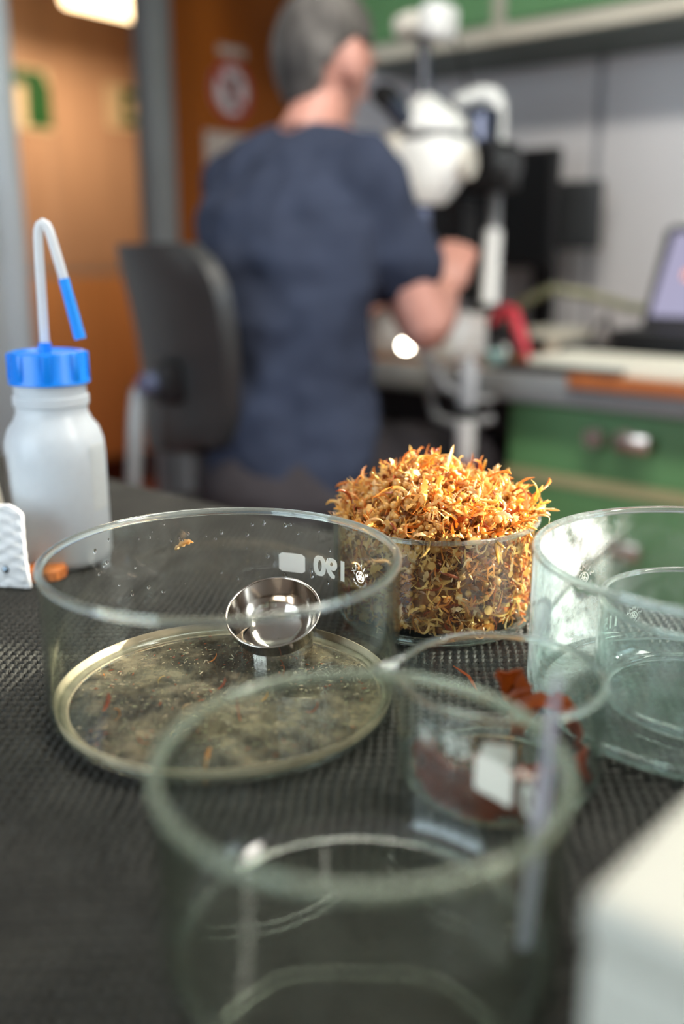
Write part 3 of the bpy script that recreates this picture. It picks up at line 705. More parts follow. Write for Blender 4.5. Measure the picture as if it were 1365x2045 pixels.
for k in range(len(per)):
    p, q = per[k], per[(k + 1) % len(per)]; fs.append([p, q, q + 13 * n, p + 13 * n])
mb.add(vs, fs)
back = mb.build('backrest', 'chair_shell', CH)
MB().loft([[v + cf * 0.030 for v in r[2:13]] + [v + cf * 0.05 for v in r[2:13]][::-1] for r in g0[1:12]]).build('back_pad', 'chair_fabric', back)
kn = K(287, 765, 1.52)
MB().box(kn + cf * 0.05, (0.07, 0.07, 0.07), Matrix.Rotation(0.47, 4, 'Z'), 0.015, 3).build('tilt_housing', 'black_plastic', CH)
MB().tube([kn + cf * 0.03, kn - cf * 0.012 + Vector((0.012, -0.012, 0))], [0.02, 0.016], 14).build('tilt_knob', 'lens_blue', CH)
MB().tube([K(278, 778, 1.53), K(272, 830, 1.53), K(266, 960, 1.54), K(275, 1030, 1.56), so + Vector((0, 0, seat_z - 0.07 - so.z))], [0.014, 0.014, 0.013, 0.013, 0.014], 12).build('support_bar', 'desk_edge', CH)
MB().box(Vector((so.x, so.y, seat_z - 0.035)), (0.44, 0.44, 0.07), Matrix.Rotation(math.atan2(cf.y, cf.x), 4, 'Z'), 0.03, 4).build('seat', 'chair_fabric', CH)
MB().tube([Vector((so.x, so.y, 0.08)), Vector((so.x, so.y, seat_z - 0.07))], 0.028, 16).build('gas_column', 'black_plastic', CH)
for k in range(5):
    a = k * 2 * math.pi / 5; d = Vector((math.cos(a), math.sin(a), 0)); o0 = Vector((so.x, so.y, 0))
    l = MB().tube([o0 + Z * 0.10, o0 + d * 0.27 + Z * 0.075], [0.025, 0.016], 8).build('leg', 'black_plastic', CH)
    MB().tube([o0 + d * 0.27 + Vector((-d.y, d.x, 0)) * 0.02 + Z * 0.03, o0 + d * 0.27 - Vector((-d.y, d.x, 0)) * 0.02 + Z * 0.03], 0.03, 14).build('caster', 'black_plastic', l)

# ------------------------------------------------------------------ seated man at the microscope
phi = math.radians(42)
F = Vector((math.sin(phi), math.cos(phi), 0)); R = Vector((math.cos(phi), -math.sin(phi), 0))
def ering(c, hw, hd, n=28, tilt=0.0):
    ax = F * math.cos(tilt) - Z * math.sin(tilt)
    return [Vector(c) + R * (hw * math.cos(2 * math.pi * k / n)) + ax * (hd * math.sin(2 * math.pi * k / n)) for k in range(n)]
spine = [(K(578, 960, 1.60), .165, .135), (K(573, 885, 1.62), .168, .132), (K(570, 830, 1.62), .155, .120), (K(568, 745, 1.62), .146, .112), (K(568, 640, 1.62), .156, .115),
         (K(574, 520, 1.64), .176, .122), (K(582, 420, 1.66), .188, .118), (K(592, 350, 1.68), .180, .100), (K(603, 305, 1.69), .132, .082), (K(613, 272, 1.70), .085, .068)]
def inflate(e, cut=0): return [ering(c, hw + e, hd + e) for c, hw, hd in spine[cut:]]
SHR, SHL = K(728, 372, 1.575), K(468, 380, 1.80)
ELR, WRR = K(848, 648, 1.60), K(884, 590, 1.80)
ELL = SHL + F * 0.16 - Z * 0.25; WRL = ELL + F * 0.22 + R * 0.10 + Z * 0.06
HC = K(648, 122, 1.72)
PE = thing('person', Vector((so.x, so.y, 0)), 'man in a navy T-shirt seated with his back turned, looking into a microscope', 'person')
def limb(mb, pts, rad, n=16):
    P = []; Rr = []
    for i in range(len(pts) - 1):
        for k in range(6):
            t = k / 6; P.append(Vector(pts[i]).lerp(Vector(pts[i + 1]), t)); Rr.append(rad[i] + (rad[i + 1] - rad[i]) * t)
    P.append(Vector(pts[-1])); Rr.append(rad[-1])
    mb.tube(P, Rr, n)
    for p, r in zip(pts, rad): mb.ball(p, r * 0.99, seg=14, rings=8)
HROT = Matrix(((R.x, F.x, 0, 0), (R.y, F.y, 0, 0), (0, 0, 1, 0), (0, 0, 0, 1))) @ Matrix.Rotation(math.radians(-10), 4, 'X')
def headfn(v):
    x, y, z = v
    if z < -0.1:
        k = 1 - 0.30 * ((-0.1 - z) / 0.9) ** 1.2; x *= k
        if y < 0: y *= 1 - 0.22 * ((-0.1 - z) / 0.9)
        else: y *= 1 - 0.10 * ((-0.1 - z) / 0.9)
    if y > 0.55: y = 0.55 + (y - 0.55) * 0.72
    return Vector((x, y, z))
bd = MB()
bd.loft([ering(c, hw - 0.012, hd - 0.012) for c, hw, hd in spine])
bd.tube([K(614, 290, 1.70), K(634, 235, 1.71), HC + HROT @ Vector((0, -0.005, -0.05))], [0.062, 0.053, 0.052], 18)
bd.ball(HC, (0.076, 0.100, 0.122), HROT, 28, 20, fn=headfn)
def hp(x, y, z): return HC + HROT @ Vector((x, y, z))
bd.tube([hp(0, 0.075, 0.03), hp(0, 0.094, 0.0), hp(0, 0.108, -0.028), hp(0, 0.085, -0.040)], [0.008, 0.010, 0.014, 0.010], 10)   # nose
bd.ball(hp(0, 0.074, -0.064), (0.024, 0.012, 0.007), HROT); bd.ball(hp(0, 0.073, -0.076), (0.021, 0.012, 0.007), HROT)       # lips
bd.ball(hp(0, 0.066, -0.105), (0.026, 0.020, 0.018), HROT)                                                                   # chin
for sx in (-1, 1):
    bd.ball(hp(sx * 0.032, 0.078, 0.022), (0.024, 0.012, 0.007), HROT)                                                        # brow
    bd.ball(hp(sx * 0.079, -0.008, -0.010), (0.013, 0.025, 0.038), HROT @ Matrix.Rotation(sx * -0.35, 4, 'Z') @ Matrix.Rotation(0.15, 4, 'X'))   # ear
    bd.ball(hp(sx * 0.078, 0.0, -0.040), (0.008, 0.010, 0.012), HROT)
limb(bd, [SHR, SHR.lerp(ELR, .5), ELR, ELR.lerp(WRR, .35), WRR], [0.058, 0.053, 0.046, 0.047, 0.030])
limb(bd, [SHL, SHL.lerp(ELL, .5), ELL, ELL.lerp(WRL, .35), WRL], [0.058, 0.050, 0.043, 0.044, 0.029])
def hand(mb, w, fdir, out, upv):
    """palm and five curled fingers; out = thumb side"""
    pc = w + fdir * 0.05
    mb.ball(pc, (0.040, 0.046, 0.019), Matrix((( out.x, fdir.x, upv.x, 0), (out.y, fdir.y, upv.y, 0), (out.z, fdir.z, upv.z, 0), (0, 0, 0, 1))), 16, 10)
    for i, (o, L) in enumerate(((0.028, 0.075), (0.010, 0.083), (-0.010, 0.077), (-0.028, 0.060))):
        p0 = pc + out * o + fdir * 0.034
        p1 = p0 + fdir * L * 0.42 - upv * 0.006; p2 = p1 + (fdir * 0.55 - upv * 0.83) * L * 0.33; p3 = p2 + (-fdir * 0.35 - upv * 0.93) * L * 0.26
        mb.tube([p0 - fdir * 0.012, p0, p1, p2, p3], [0.010, 0.010, 0.0095, 0.0088, 0.0075], 10)
        mb.ball(p3, 0.0075, seg=10, rings=6)
    q0 = pc + out * 0.030 - fdir * 0.018; q1 = q0 + out * 0.026 + fdir * 0.022 - upv * 0.012; q2 = q1 + out * 0.004 + fdir * 0.030 - upv * 0.016
    mb.tube([q0, q1, q2], [0.013, 0.0115, 0.009], 10); mb.ball(q2, 0.009, seg=10, rings=6)
fr_ = (F * 0.55 + Z * 0.75 - R * 0.1).normalized(); up_ = (Z * 0.55 - F * 0.72 + R * 0.45); up_ = (up_ - fr_ * up_.dot(fr_)).normalized()
hand(bd, WRR, fr_, -(fr_.cross(up_)).normalized() * (1 if -(fr_.cross(up_)).dot(R) < 0 else -1), up_)
fl_ = (F * 0.85 + Z * 0.25 + R * 0.3).normalized(); ul_ = (Z - fl_ * Z.dot(fl_)).normalized()
hand(bd, WRL, fl_, -(ul_.cross(fl_)).normalized() * (1 if -(ul_.cross(fl_)).dot(R) > 0 else -1), ul_)
HPR = Vector((so.x, so.y, 0)) + R * 0.095 + Z * 0.60 + F * 0.02; HPL = HPR - R * 0.19
KNR = HPR + F * 0.43 + R * 0.04 - Z * 0.03; KNL = HPL + F * 0.43 - R * 0.02 - Z * 0.03
ANR = KNR + F * 0.02 - Z * 0.45; ANL = KNL - F * 0.02 - Z * 0.45
for h, k, a in ((HPR, KNR, ANR), (HPL, KNL, ANL)):
    limb(bd, [h, h.lerp(k, .5), k, k.lerp(a, .4), a], [0.078, 0.070, 0.052, 0.050, 0.036])
def remesh(o, vox, it=6, disp=None):
    r = o.modifiers.new('remesh', 'REMESH'); r.mode = 'VOXEL'; r.voxel_size = vox; r.use_smooth_shade = True
    s = o.modifiers.new('smooth', 'SMOOTH'); s.factor = 0.5; s.iterations = it
    if disp:
        tx = bpy.data.textures.new(o.name + '_folds', 'CLOUDS'); tx.noise_scale = disp[1]; tx.noise_depth = 1
        d = o.modifiers.new('folds', 'DISPLACE'); d.texture = tx; d.strength = disp[0]; d.mid_level = 0.5
bodyo = bd.build('body', 'skin', PE, fixn=False); remesh(bodyo, 0.0055, 3)
for sx in (-1, 1): MB().ball(hp(sx * 0.031, 0.083, 0.004), 0.010).build('eye', 'eye_white', bodyo)
# hair: short, grey, down to the nape, clear of face and ears
hm = MB(); bm = bmesh.new(); bmesh.ops.create_uvsphere(bm, u_segments=40, v_segments=28, radius=1.0)
def hairline(v):
    a = math.atan2(v.x, v.y); fa = abs(a)                                   # 0 = front, pi = back
    if fa < 0.7: return 0.52
    if fa < 1.25: return 0.52 - (fa - 0.7) / 0.55 * 0.42
    if fa < 1.75: return 0.10 + 0.05 * math.sin((fa - 1.25) / 0.5 * math.pi)
    return 0.10 - min(1, (fa - 1.75) / 0.6) * 0.88
dead = [v for v in bm.verts if v.co.z < hairline(v.co)]
bmesh.ops.delete(bm, geom=dead, context='VERTS')
for v in bm.verts:
    n_ = noise.noise(v.co * 5.0) * 0.03
    c = headfn(v.co); v.co = Vector((c.x * 0.0835, c.y * 0.1080, c.z * 0.130)) * (1 + n_)
hm.bm(bm, Matrix.Translation(HC) @ HROT)
hair = hm.build('hair', 'hair_grey', PE)
sm = hair.modifiers.new('thick', 'SOLIDIFY'); sm.thickness = 0.012; sm.offset = -0.6
ss = hair.modifiers.new('sub', 'SUBSURF'); ss.levels = 1; ss.render_levels = 1
# T-shirt
ts = MB(); ts.loft([ering(K(566, 918, 1.60), .178, .142, tilt=-0.55), ering(K(570, 880, 1.615), .178, .142, tilt=-0.35)] + inflate(0.012, 2))
SLR = SHR.lerp(ELR, 0.66); SLL = SHL.lerp(ELL, 0.66)
limb(ts, [SHR + Z * 0.005, SHR.lerp(ELR, .35), SLR], [0.070, 0.069, 0.066]); limb(ts, [SHL + Z * 0.005, SHL.lerp(ELL, .35), SLL], [0.068, 0.066, 0.062])
limb(ts, [K(640, 322, 1.66), SHR + Z * 0.012], [0.060, 0.066]); limb(ts, [K(560, 322, 1.72), SHL + Z * 0.012], [0.060, 0.064])
tsh = ts.build('tshirt', 'tshirt_navy', PE, fixn=False); remesh(tsh, 0.008, 5, (0.030, 0.085))
# trousers and shoes
tr = MB(); tr.loft([ering(K(580, 1010, 1.60), .16, .14), ering(K(578, 960, 1.60), .172, .142), ering(K(573, 880, 1.62), .158, .120)])
for h, k, a in ((HPR, KNR, ANR), (HPL, KNL, ANL)):
    limb(tr, [h, h.lerp(k, .5), k, k.lerp(a, .5), a + Z * 0.02], [0.098, 0.088, 0.070, 0.062, 0.058])
tro = tr.build('trousers', 'trousers_black', PE, fixn=False); remesh(tro, 0.009, 5, (0.010, 0.06))
for a in (ANR, ANL):
    s_ = MB(); p0 = Vector((a.x, a.y, 0)); SROT = Matrix(((R.x, F.x, 0, 0), (R.y, F.y, 0, 0), (0, 0, 1, 0), (0, 0, 0, 1)))
    zb_ = a.z - 0.06
    s_.ball(p0 + F * 0.06 + Z * (zb_ + 0.02), (0.045, 0.135, 0.045), SROT); s_.ball(p0 + Z * (zb_ + 0.05), (0.042, 0.05, 0.06), SROT)
    s_.build('shoe', 'black_plastic', PE)

# ------------------------------------------------------------------ bench and rubber mat
ZT = 0.75; EDGE = 0.620
t = thing('lab_bench', RM(0.0, 0.3, 0), 'laboratory bench carrying the glass dishes', 'bench')
MB().rbox(-0.55, EDGE + 0.005, -0.60, 1.30, ZT - 0.045, ZT - 0.0074, 0.003).build('top', 'bench_top', t, smooth=False)
for b, a in ((-0.45, -0.5), (EDGE - 0.05, -0.5), (-0.45, 1.2), (EDGE - 0.05, 1.2)):
    MB().rbox(b - 0.025, b + 0.025, a - 0.025, a + 0.025, 0, ZT - 0.045).build('leg', 'grey_metal', t, smooth=False)
def make_mat():
    st = 0.00122
    bs = np.arange(-0.42, EDGE, st); as_ = np.arange(-0.42, 1.20, st)
    Bg, Ag = np.meshgrid(bs, as_, indexing='ij')
    x = Bg * RB.x + Ag * RA.x; y = Bg * RB.y + Ag * RA.y
    # lattice of holes: columns run away from the viewer, rows across
    c1 = math.radians(5.5); c2 = math.radians(87); v1 = np.array((math.sin(c1), math.cos(c1))) * 0.0064; v2 = np.array((math.sin(c2), math.cos(c2))) * 0.0053
    Mi = np.linalg.inv(np.stack((v1, v2), 1))
    # gentle irregularity of the moulded weave
    wx = x + 0.0005 * np.sin(x * 61 + y * 37) + 0.0004 * np.sin(y * 143 + 1.3); wy = y + 0.0005 * np.sin(y * 71 - x * 43) + 0.0004 * np.sin(x * 131)
    i = Mi[0, 0] * wx + Mi[0, 1] * wy; j = Mi[1, 0] * wx + Mi[1, 1] * wy
    u = (i - np.round(i)) * 1.0; v = (j - np.round(j)) * 1.0
    d = np.sqrt((u * 1.22 + v * 0.25) ** 2 + (v * 1.0) ** 2)
    hole = np.clip((0.47 - d) / 0.15, 0, 1); hole = hole * hole * (3 - 2 * hole)
    ci, cj = np.round(i), np.round(j)
    rnd = np.mod(np.sin(ci * 12.9898 + cj * 78.233) * 43758.5453, 1.0)
    up = ((i - np.floor(i)) - 0.5); vp = ((j - np.floor(j)) - 0.5)
    knot = np.exp(-((up / 0.24) ** 2 + (vp / 0.26) ** 2)) * 0.0016
    z = ZT - 0.0008 + knot - hole * (0.0042 + 0.0014 * rnd) + 0.0003 * np.sin(2 * np.pi * (j + 0.25))
    keep = (np.abs(x) < 0.48 * y + 0.26) & (y > 0.0)
    idx = np.full(Bg.shape, -1, np.int64); idx[keep] = np.arange(keep.sum())
    q = np.stack((idx[:-1, :-1], idx[1:, :-1], idx[1:, 1:], idx[:-1, 1:]), -1).reshape(-1, 4)
    hq = (hole[:-1, :-1] + hole[1:, :-1] + hole[1:, 1:] + hole[:-1, 1:]).reshape(-1) / 4
    q = q[(q >= 0).all(1) & (hq < 0.72)]
    me = bpy.data.meshes.new('rubber_mat'); o0 = RM(0.1, 0.4, ZT)
    co = np.stack((x[keep] - o0.x, y[keep] - o0.y, z[keep] - o0.z), 1).astype(np.float32)
    me.vertices.add(len(co)); me.vertices.foreach_set('co', co.ravel())
    me.loops.add(q.size); me.loops.foreach_set('vertex_index', q.ravel().astype(np.int32))
    me.polygons.add(len(q)); me.polygons.foreach_set('loop_start', np.arange(0, q.size, 4, dtype=np.int32))
    me.polygons.foreach_set('use_smooth', np.ones(len(q), bool))
    me.update(calc_edges=True); me.materials.append(MATS['rubber_mat'])
    o = bpy.data.objects.new('rubber_mat', me); COL.objects.link(o); o.location = o0
    return tag(o, 'dark grey knobbly anti-slip rubber mat covering the bench', 'mat')
make_mat()
ZG = ZT + 0.0012                      # what stands on the mat rests on its knots

# ------------------------------------------------------------------ glass dishes
def text_mesh(s, size):
    cu = bpy.data.curves.new('glyphs', 'FONT'); cu.body = s; cu.size = size; cu.align_x = 'CENTER'; cu.align_y = 'CENTER'; cu.resolution_u = 4
    ob = bpy.data.objects.new('glyphs', cu); COL.objects.link(ob)
    dg = bpy.context.evaluated_depsgraph_get(); me = bpy.data.meshes.new_from_object(ob.evaluated_get(dg))
    vs = [v.co.copy() for v in me.vertices]; fs = [list(p.vertices) for p in me.polygons]
    bpy.data.objects.remove(ob); bpy.data.meshes.remove(me)
    return vs, fs
def bold(vs, k): return vs
def marking(mb, cx, cy, r, z, ang, items):
    """flat print wrapped on the outside of a cylinder; ang = middle, seen from outside; items = (vs, fs, dx, dy)"""
    for vs, fs, dx, dy in items:
        out = []
        for v in vs:
            t = ang + (v.x + dx) / r
            out.append(Vector((cx + (r + 0.0003) * math.cos(t), cy + (r + 0.0003) * math.sin(t), z + v.y + dy)))
        mb.add(out, fs)
def rrect(w, h, rad=0.0015, nx=8):
    pts = []
    for sx, sy, a0 in ((1, 1, 0), (-1, 1, 90), (-1, -1, 180), (1, -1, 270)):
        for k in range(4):
            a = math.radians(a0 + 30 * k); pts.append(Vector((sx * (w / 2 - rad) + rad * math.cos(a), sy * (h / 2 - rad) + rad * math.sin(a), 0)))
    # strips so that it bends with the wall
    vs = []; fs = []
    for k in range(nx + 1):
        x = -w / 2 + w * k / nx; e = max(0, abs(x) - (w / 2 - rad)); hh = h / 2 - rad + math.sqrt(max(0, rad * rad - e * e))
        vs += [Vector((x, -hh, 0)), Vector((x, hh, 0))]
    for k in range(nx): fs.append([2 * k, 2 * k + 2, 2 * k + 3, 2 * k + 1])
    return vs, fs
def logo(R0):
    vs = []; fs = []
    def arc(s, rad, size, mid, span, flip=False):
        for k, ch in enumerate(s):
            if ch == ' ': continue
            cv, cf_ = text_mesh(ch, size)
            a = mid + (span / 2 - span * k / (len(s) - 1)) * (-1 if flip else 1)
            rot = (a + math.pi / 2) if flip else (a - math.pi / 2)
            o = len(vs)
            for v in cv:
                vs.append(Vector((rad * math.cos(a) + v.x * math.cos(rot) - v.y * math.sin(rot), rad * math.sin(a) + v.x * math.sin(rot) + v.y * math.cos(rot), 0)))
            fs.extend([[i + o for i in f] for f in cf_])
    arc('SIMAX', R0, R0 * 0.72, math.pi / 2, 2.35)
    arc('CZECH REPUBLIC', R0 * 1.0, R0 * 0.30, -math.pi / 2, 2.3, True)
    def ringf(cx, cy, r0, r1, n=20):
        o = len(vs)
        for k in range(n):
            a = 2 * math.pi * k / n; vs.append(Vector((cx + r0 * math.cos(a), cy + r0 * math.sin(a), 0))); vs.append(Vector((cx + r1 * math.cos(a), cy + r1 * math.sin(a), 0)))
        for k in range(n):
            k2 = (k + 1) % n; fs.append([o + 2 * k, o + 2 * k + 1, o + 2 * k2 + 1, o + 2 * k2])
    ringf(0, 0, R0 * 0.50, R0 * 0.60, 28)
    for k in range(3):
        a = math.pi / 2 + k * 2 * math.pi / 3; ringf(R0 * 0.24 * math.cos(a), R0 * 0.24 * math.sin(a), R0 * 0.10, R0 * 0.22, 14)
    return vs, fs
def thick_text(s, size, k=0.04):
    """heavier figures: the outline printed four times with a small offset"""
    vs, fs = text_mesh(s, size); V = []; Q = []
    for dx, dy in ((-1, -1), (1, -1), (-1, 1), (1, 1)):
        o = len(V); V += [Vector((v.x + dx * size * k, v.y + dy * size * k * 0.6, 0)) for v in vs]; Q += [[i + o for i in f] for f in fs]
    return V, Q

def dish(name, cx, cy, z0, r, h, label, glass='glass_clear', rim='glass_rim', cr=0.011, wall=0.0026, bead=0.0023, spout=None, n=96, ringr=0.0028, group='glass dishes'):
    T = thing(name, (cx, cy, z0), label, 'glass dish', group)
    def dfm(vs):
        if spout is None: return vs
        out = []
        for v in vs:
            x, y = v.x - cx, v.y - cy; a = math.atan2(y, x); d = (a - spout + math.pi) % (2 * math.pi) - math.pi
            w = math.exp(-(d / 0.16) ** 2); q = max(0, (v.z - z0 - h + 0.022) / 0.022); rr = math.hypot(x, y)
            if rr > r * 0.7:
                k = 1 + w * q * q * 0.0105 / rr; v = Vector((cx + x * k, cy + y * k, v.z - w * q * 0.0020))
            out.append(v)
        return out
    outer = [(r - cr + cr * math.sin(a), cr - cr * math.cos(a)) for a in np.linspace(0, math.pi / 2, 8)]
    ir = cr - wall * 0.6; ri = r - wall
    inner = [(ri - ir + ir * math.sin(a), wall * 1.1 + ir - ir * math.cos(a)) for a in np.linspace(0, math.pi / 2, 8)][::-1]
    hs = [h * k for k in (0.35, 0.55, 0.75, 0.82, 0.88, 0.94, 1.0)]
    prof = [(0.0004, 0.0)] + [(r * 0.5, 0.0008)] + outer + [(r, z) for z in hs] + [(ri, z) for z in hs[::-1]] + inner + [(r * 0.5, wall * 1.1 + 0.0008), (0.0004, wall * 1.1)]
    mb = MB().lathe(prof, (cx, cy, z0), n, closed=True); mb.v = dfm(mb.v); mb.build('wall', glass, T, ang=60)
    tor = [(r - wall / 2 + bead * math.cos(a), h + bead * math.sin(a)) for a in np.linspace(0, 2 * math.pi, 13)[:-1]]
    mb = MB().lathe(tor, (cx, cy, z0), n, closed=True); mb.v = dfm(mb.v); mb.build('rim', rim, T, ang=80)
    tor = [(r - cr * 0.62 + ringr * math.cos(a), 0.0002 + ringr + ringr * math.sin(a)) for a in np.linspace(0, 2 * math.pi, 11)[:-1]]
    MB().lathe(tor, (cx, cy, z0), n, closed=True).build('base_ring', 'glass_base', T, ang=80)
    return T
def print_part(T, cx, cy, r, z, ang, items):
    mb = MB(); marking(mb, cx, cy, r, z, ang, items); return mb.build('printed_marking', 'print_white', T, smooth=False, fixn=False)
DL = (-0.064, 0.483, 0.095, 0.083); DS = (0.0630, 0.616, 0.0690, 0.070); DR = (0.198, 0.4785, 0.095, 0.085)
DI = (0.196, 0.476, 0.0575, 0.056); DP = (0.0727, 0.4003, 0.0475, 0.0535); DN = (0.0063, 0.2883, 0.070, 0.0735)
TL = dish('wide_dish', DL[0], DL[1], ZG, DL[2], DL[3], 'wide glass dish marked 190 with tan sediment and a steel cup inside')
TS = dish('seaweed_dish', DS[0], DS[1], ZG, DS[2], DS[3], 'glass dish heaped full of orange seaweed', bead=0.0016)
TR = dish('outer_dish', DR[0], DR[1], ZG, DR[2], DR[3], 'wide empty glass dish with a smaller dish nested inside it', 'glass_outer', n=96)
TI = dish('inner_dish', DI[0], DI[1], ZG + 0.0032, DI[2], DI[3], 'smaller glass dish nested inside the wide empty one', 'glass_right', bead=0.0016)
TP = dish('spouted_dish', DP[0], DP[1], ZG, DP[2], DP[3], 'small glass dish with a pouring lip holding red-brown algae', spout=math.radians(172), bead=0.0017, cr=0.012)
TN = dish('near_dish', DN[0], DN[1], ZG, DN[2], DN[3], 'blurred empty glass dish closest to the camera', 'glass_near', 'glass_rim_green', bead=0.0022, ringr=0.0014)
lg = logo(0.0048)
def q2(deg): return math.radians(deg)
# outside view reads logo, number, field from left to right (counter-clockwise positive angle)
print_part(TL, DL[0], DL[1], DL[2], ZG + 0.0500, q2(52.9), [(*thick_text('190', 0.0178), 0, 0.0), (*rrect(0.0178, 0.0125), 0.0284, 0.0), (*logo(0.0064), -0.0244, 0.0010)])
print_part(TR, DR[0], DR[1], DR[2], ZG + 0.0437, q2(120), [(*logo(0.0068), 0, 0)])
print_part(TI, DI[0], DI[1], DI[2], ZG + 0.0312, q2(113.5), [(*lg, 0, 0), (*thick_text('115', 0.011), 0.020, 0)])
print_part(TP, DP[0], DP[1], DP[2], ZG + 0.0385, q2(239), [(*thick_text('95', 0.0125), 0, 0), (*rrect(0.0132, 0.0098, 0.001), 0.0171, 0.0), (*lg, -0.0161, 0.0)])
print_part(TN, DN[0], DN[1], DN[2], ZG + 0.0390, q2(17), [(*thick_text('140', 0.0182), 0, 0), (*rrect(0.0192, 0.0165, 0.001), 0.0286, 0.0), (*lg, -0.028, 0)])

# water droplets on the far wall of the wide dish
rg = random.Random(5); mb = MB()
for k in range(42):
    a = math.radians(rg.uniform(52, 150)); z = rg.uniform(0.032, 0.078); s_ = rg.uniform(0.0005, 0.0013)
    d = Vector((math.cos(a), math.sin(a), 0)); c = Vector((DL[0], DL[1], ZG + z)) + d * (DL[2] - 0.0027)
    mb.ball(c, (s_ * 0.5, s_, s_ * rg.uniform(1.0, 1.9)), Matrix.Rotation(a, 4, 'Z'), 8, 6)
tag(mb.build('water_droplets', 'water_drop', TL), kind='stuff')
# sediment: film on the bottom, packed into the corner
mb = MB(); n = 72; zf = ZG + 0.0033
vs = [Vector((DL[0], DL[1], zf))]; fs = []
for j in range(1, 13):
    rr = (DL[2] - 0.0075) * j / 12
    for k in range(n):
        a = 2 * math.pi * k / n; vs.append(Vector((DL[0] + rr * math.cos(a), DL[1] + rr * math.sin(a), zf + 0.0006 * noise.noise(Vector((rr * 60 * math.cos(a), rr * 60 * math.sin(a), 0))) + (0.0006 if j > 11 else 0))))
for k in range(n): fs.append([0, 1 + k, 1 + (k + 1) % n])
for j in range(11):
    for k in range(n): fs.append([1 + j * n + k, 1 + (j + 1) * n + k, 1 + (j + 1) * n + (k + 1) % n, 1 + j * n + (k + 1) % n])
mb.add(vs, fs)
rg = random.Random(8)
for k in range(1500):                                   # grit and shreds lying in the film
    a = rg.uniform(0, 6.283); rr = (DL[2] - 0.010) * math.sqrt(rg.random())
    dn = noise.noise(Vector((rr * 28 * math.cos(a), rr * 28 * math.sin(a), 2.0)))
    if dn < rg.uniform(-0.5, 0.35): continue
    s_ = rg.uniform(0.0002, 0.0007); c = Vector((DL[0] + rr * math.cos(a), DL[1] + rr * math.sin(a), zf + 0.0005)); b_ = rg.uniform(0, 6.28); el = rg.uniform(1, 3.5)
    u_ = Vector((math.cos(b_), math.sin(b_), rg.uniform(-.3, .3))) * s_ * el; w_ = Vector((-math.sin(b_), math.cos(b_), 0)) * s_ * 0.6; h_ = Vector((0, 0, s_ * 0.8))
    mb.add([c - u_, c + w_, c + u_, c - w_, c + h_, c - h_ * 0.5], [[0, 1, 4], [1, 2, 4], [2, 3, 4], [3, 0, 4], [1, 0, 5], [2, 1, 5], [3, 2, 5], [0, 3, 5]], rg.choice((1, 1, 2, 2, 2, 3)))
o = mb.build('sediment', ['sediment', 'sediment_ring', 'olive_bits', 'weed_red']); tag(o, 'thin tan film of sediment on the bottom of the wide dish', 'sediment', kind='stuff')
prof = [(DL[2] - 0.0105, 0.0034), (DL[2] - 0.0052, 0.0050), (DL[2] - 0.0036, 0.0095), (DL[2] - 0.0030, 0.0095), (DL[2] - 0.0042, 0.0045), (DL[2] - 0.0095, 0.0030)]
o = MB().lathe(prof, (DL[0], DL[1], ZG), 96, closed=True).build('sediment_ring', 'sediment_ring')
tag(o, 'cream ring of sediment packed in the bottom corner of the wide dish', 'sediment', kind='stuff')

# steel cup lying tilted in the wide dish
cupc = PZ(548, 1236, ZT + 0.026)
tilt = Matrix.Rotation(math.radians(24), 4, 'X') @ Matrix.Rotation(math.radians(-10), 4, 'Y')
tilt = Matrix.Rotation(math.radians(12), 4, 'Z') @ tilt
rc = 0.0282
pr_ = [(0.0003, -0.0185), (0.008, -0.0185), (0.0165, -0.0165), (0.0225, -0.011), (0.0262, -0.004), (rc, 0.006), (rc + 0.0006, 0.0066), (rc - 0.0006, 0.0066), (0.0255, -0.0035), (0.0218, -0.0102), (0.0160, -0.0155), (0.008, -0.0175), (0.0003, -0.0175)]
CU = thing('steel_cup', (cupc.x, cupc.y, ZG), 'small polished steel cup tilted inside the wide glass dish', 'cup')
MB().lathe(pr_, cupc, 56, mat=tilt).build('bowl', 'steel_polished', CU, ang=70)
MB().lathe([(rc + 0.0004 + 0.0007 * math.cos(a), 0.0066 + 0.0007 * math.sin(a)) for a in np.linspace(0, 6.283, 9)[:-1]], cupc, 56, mat=tilt, closed=True).build('rolled_lip', 'steel_polished', CU, ang=80)
MB().lathe([(0.0205, 0.0002), (0.0220, 0.0002), (0.0222, 0.007), (0.0212, 0.012), (0.0205, 0.012)], (cupc.x + 0.001, cupc.y + 0.001, ZG + 0.0030), 40, closed=True).build('foot_ring', 'steel_polished', CU, ang=70)

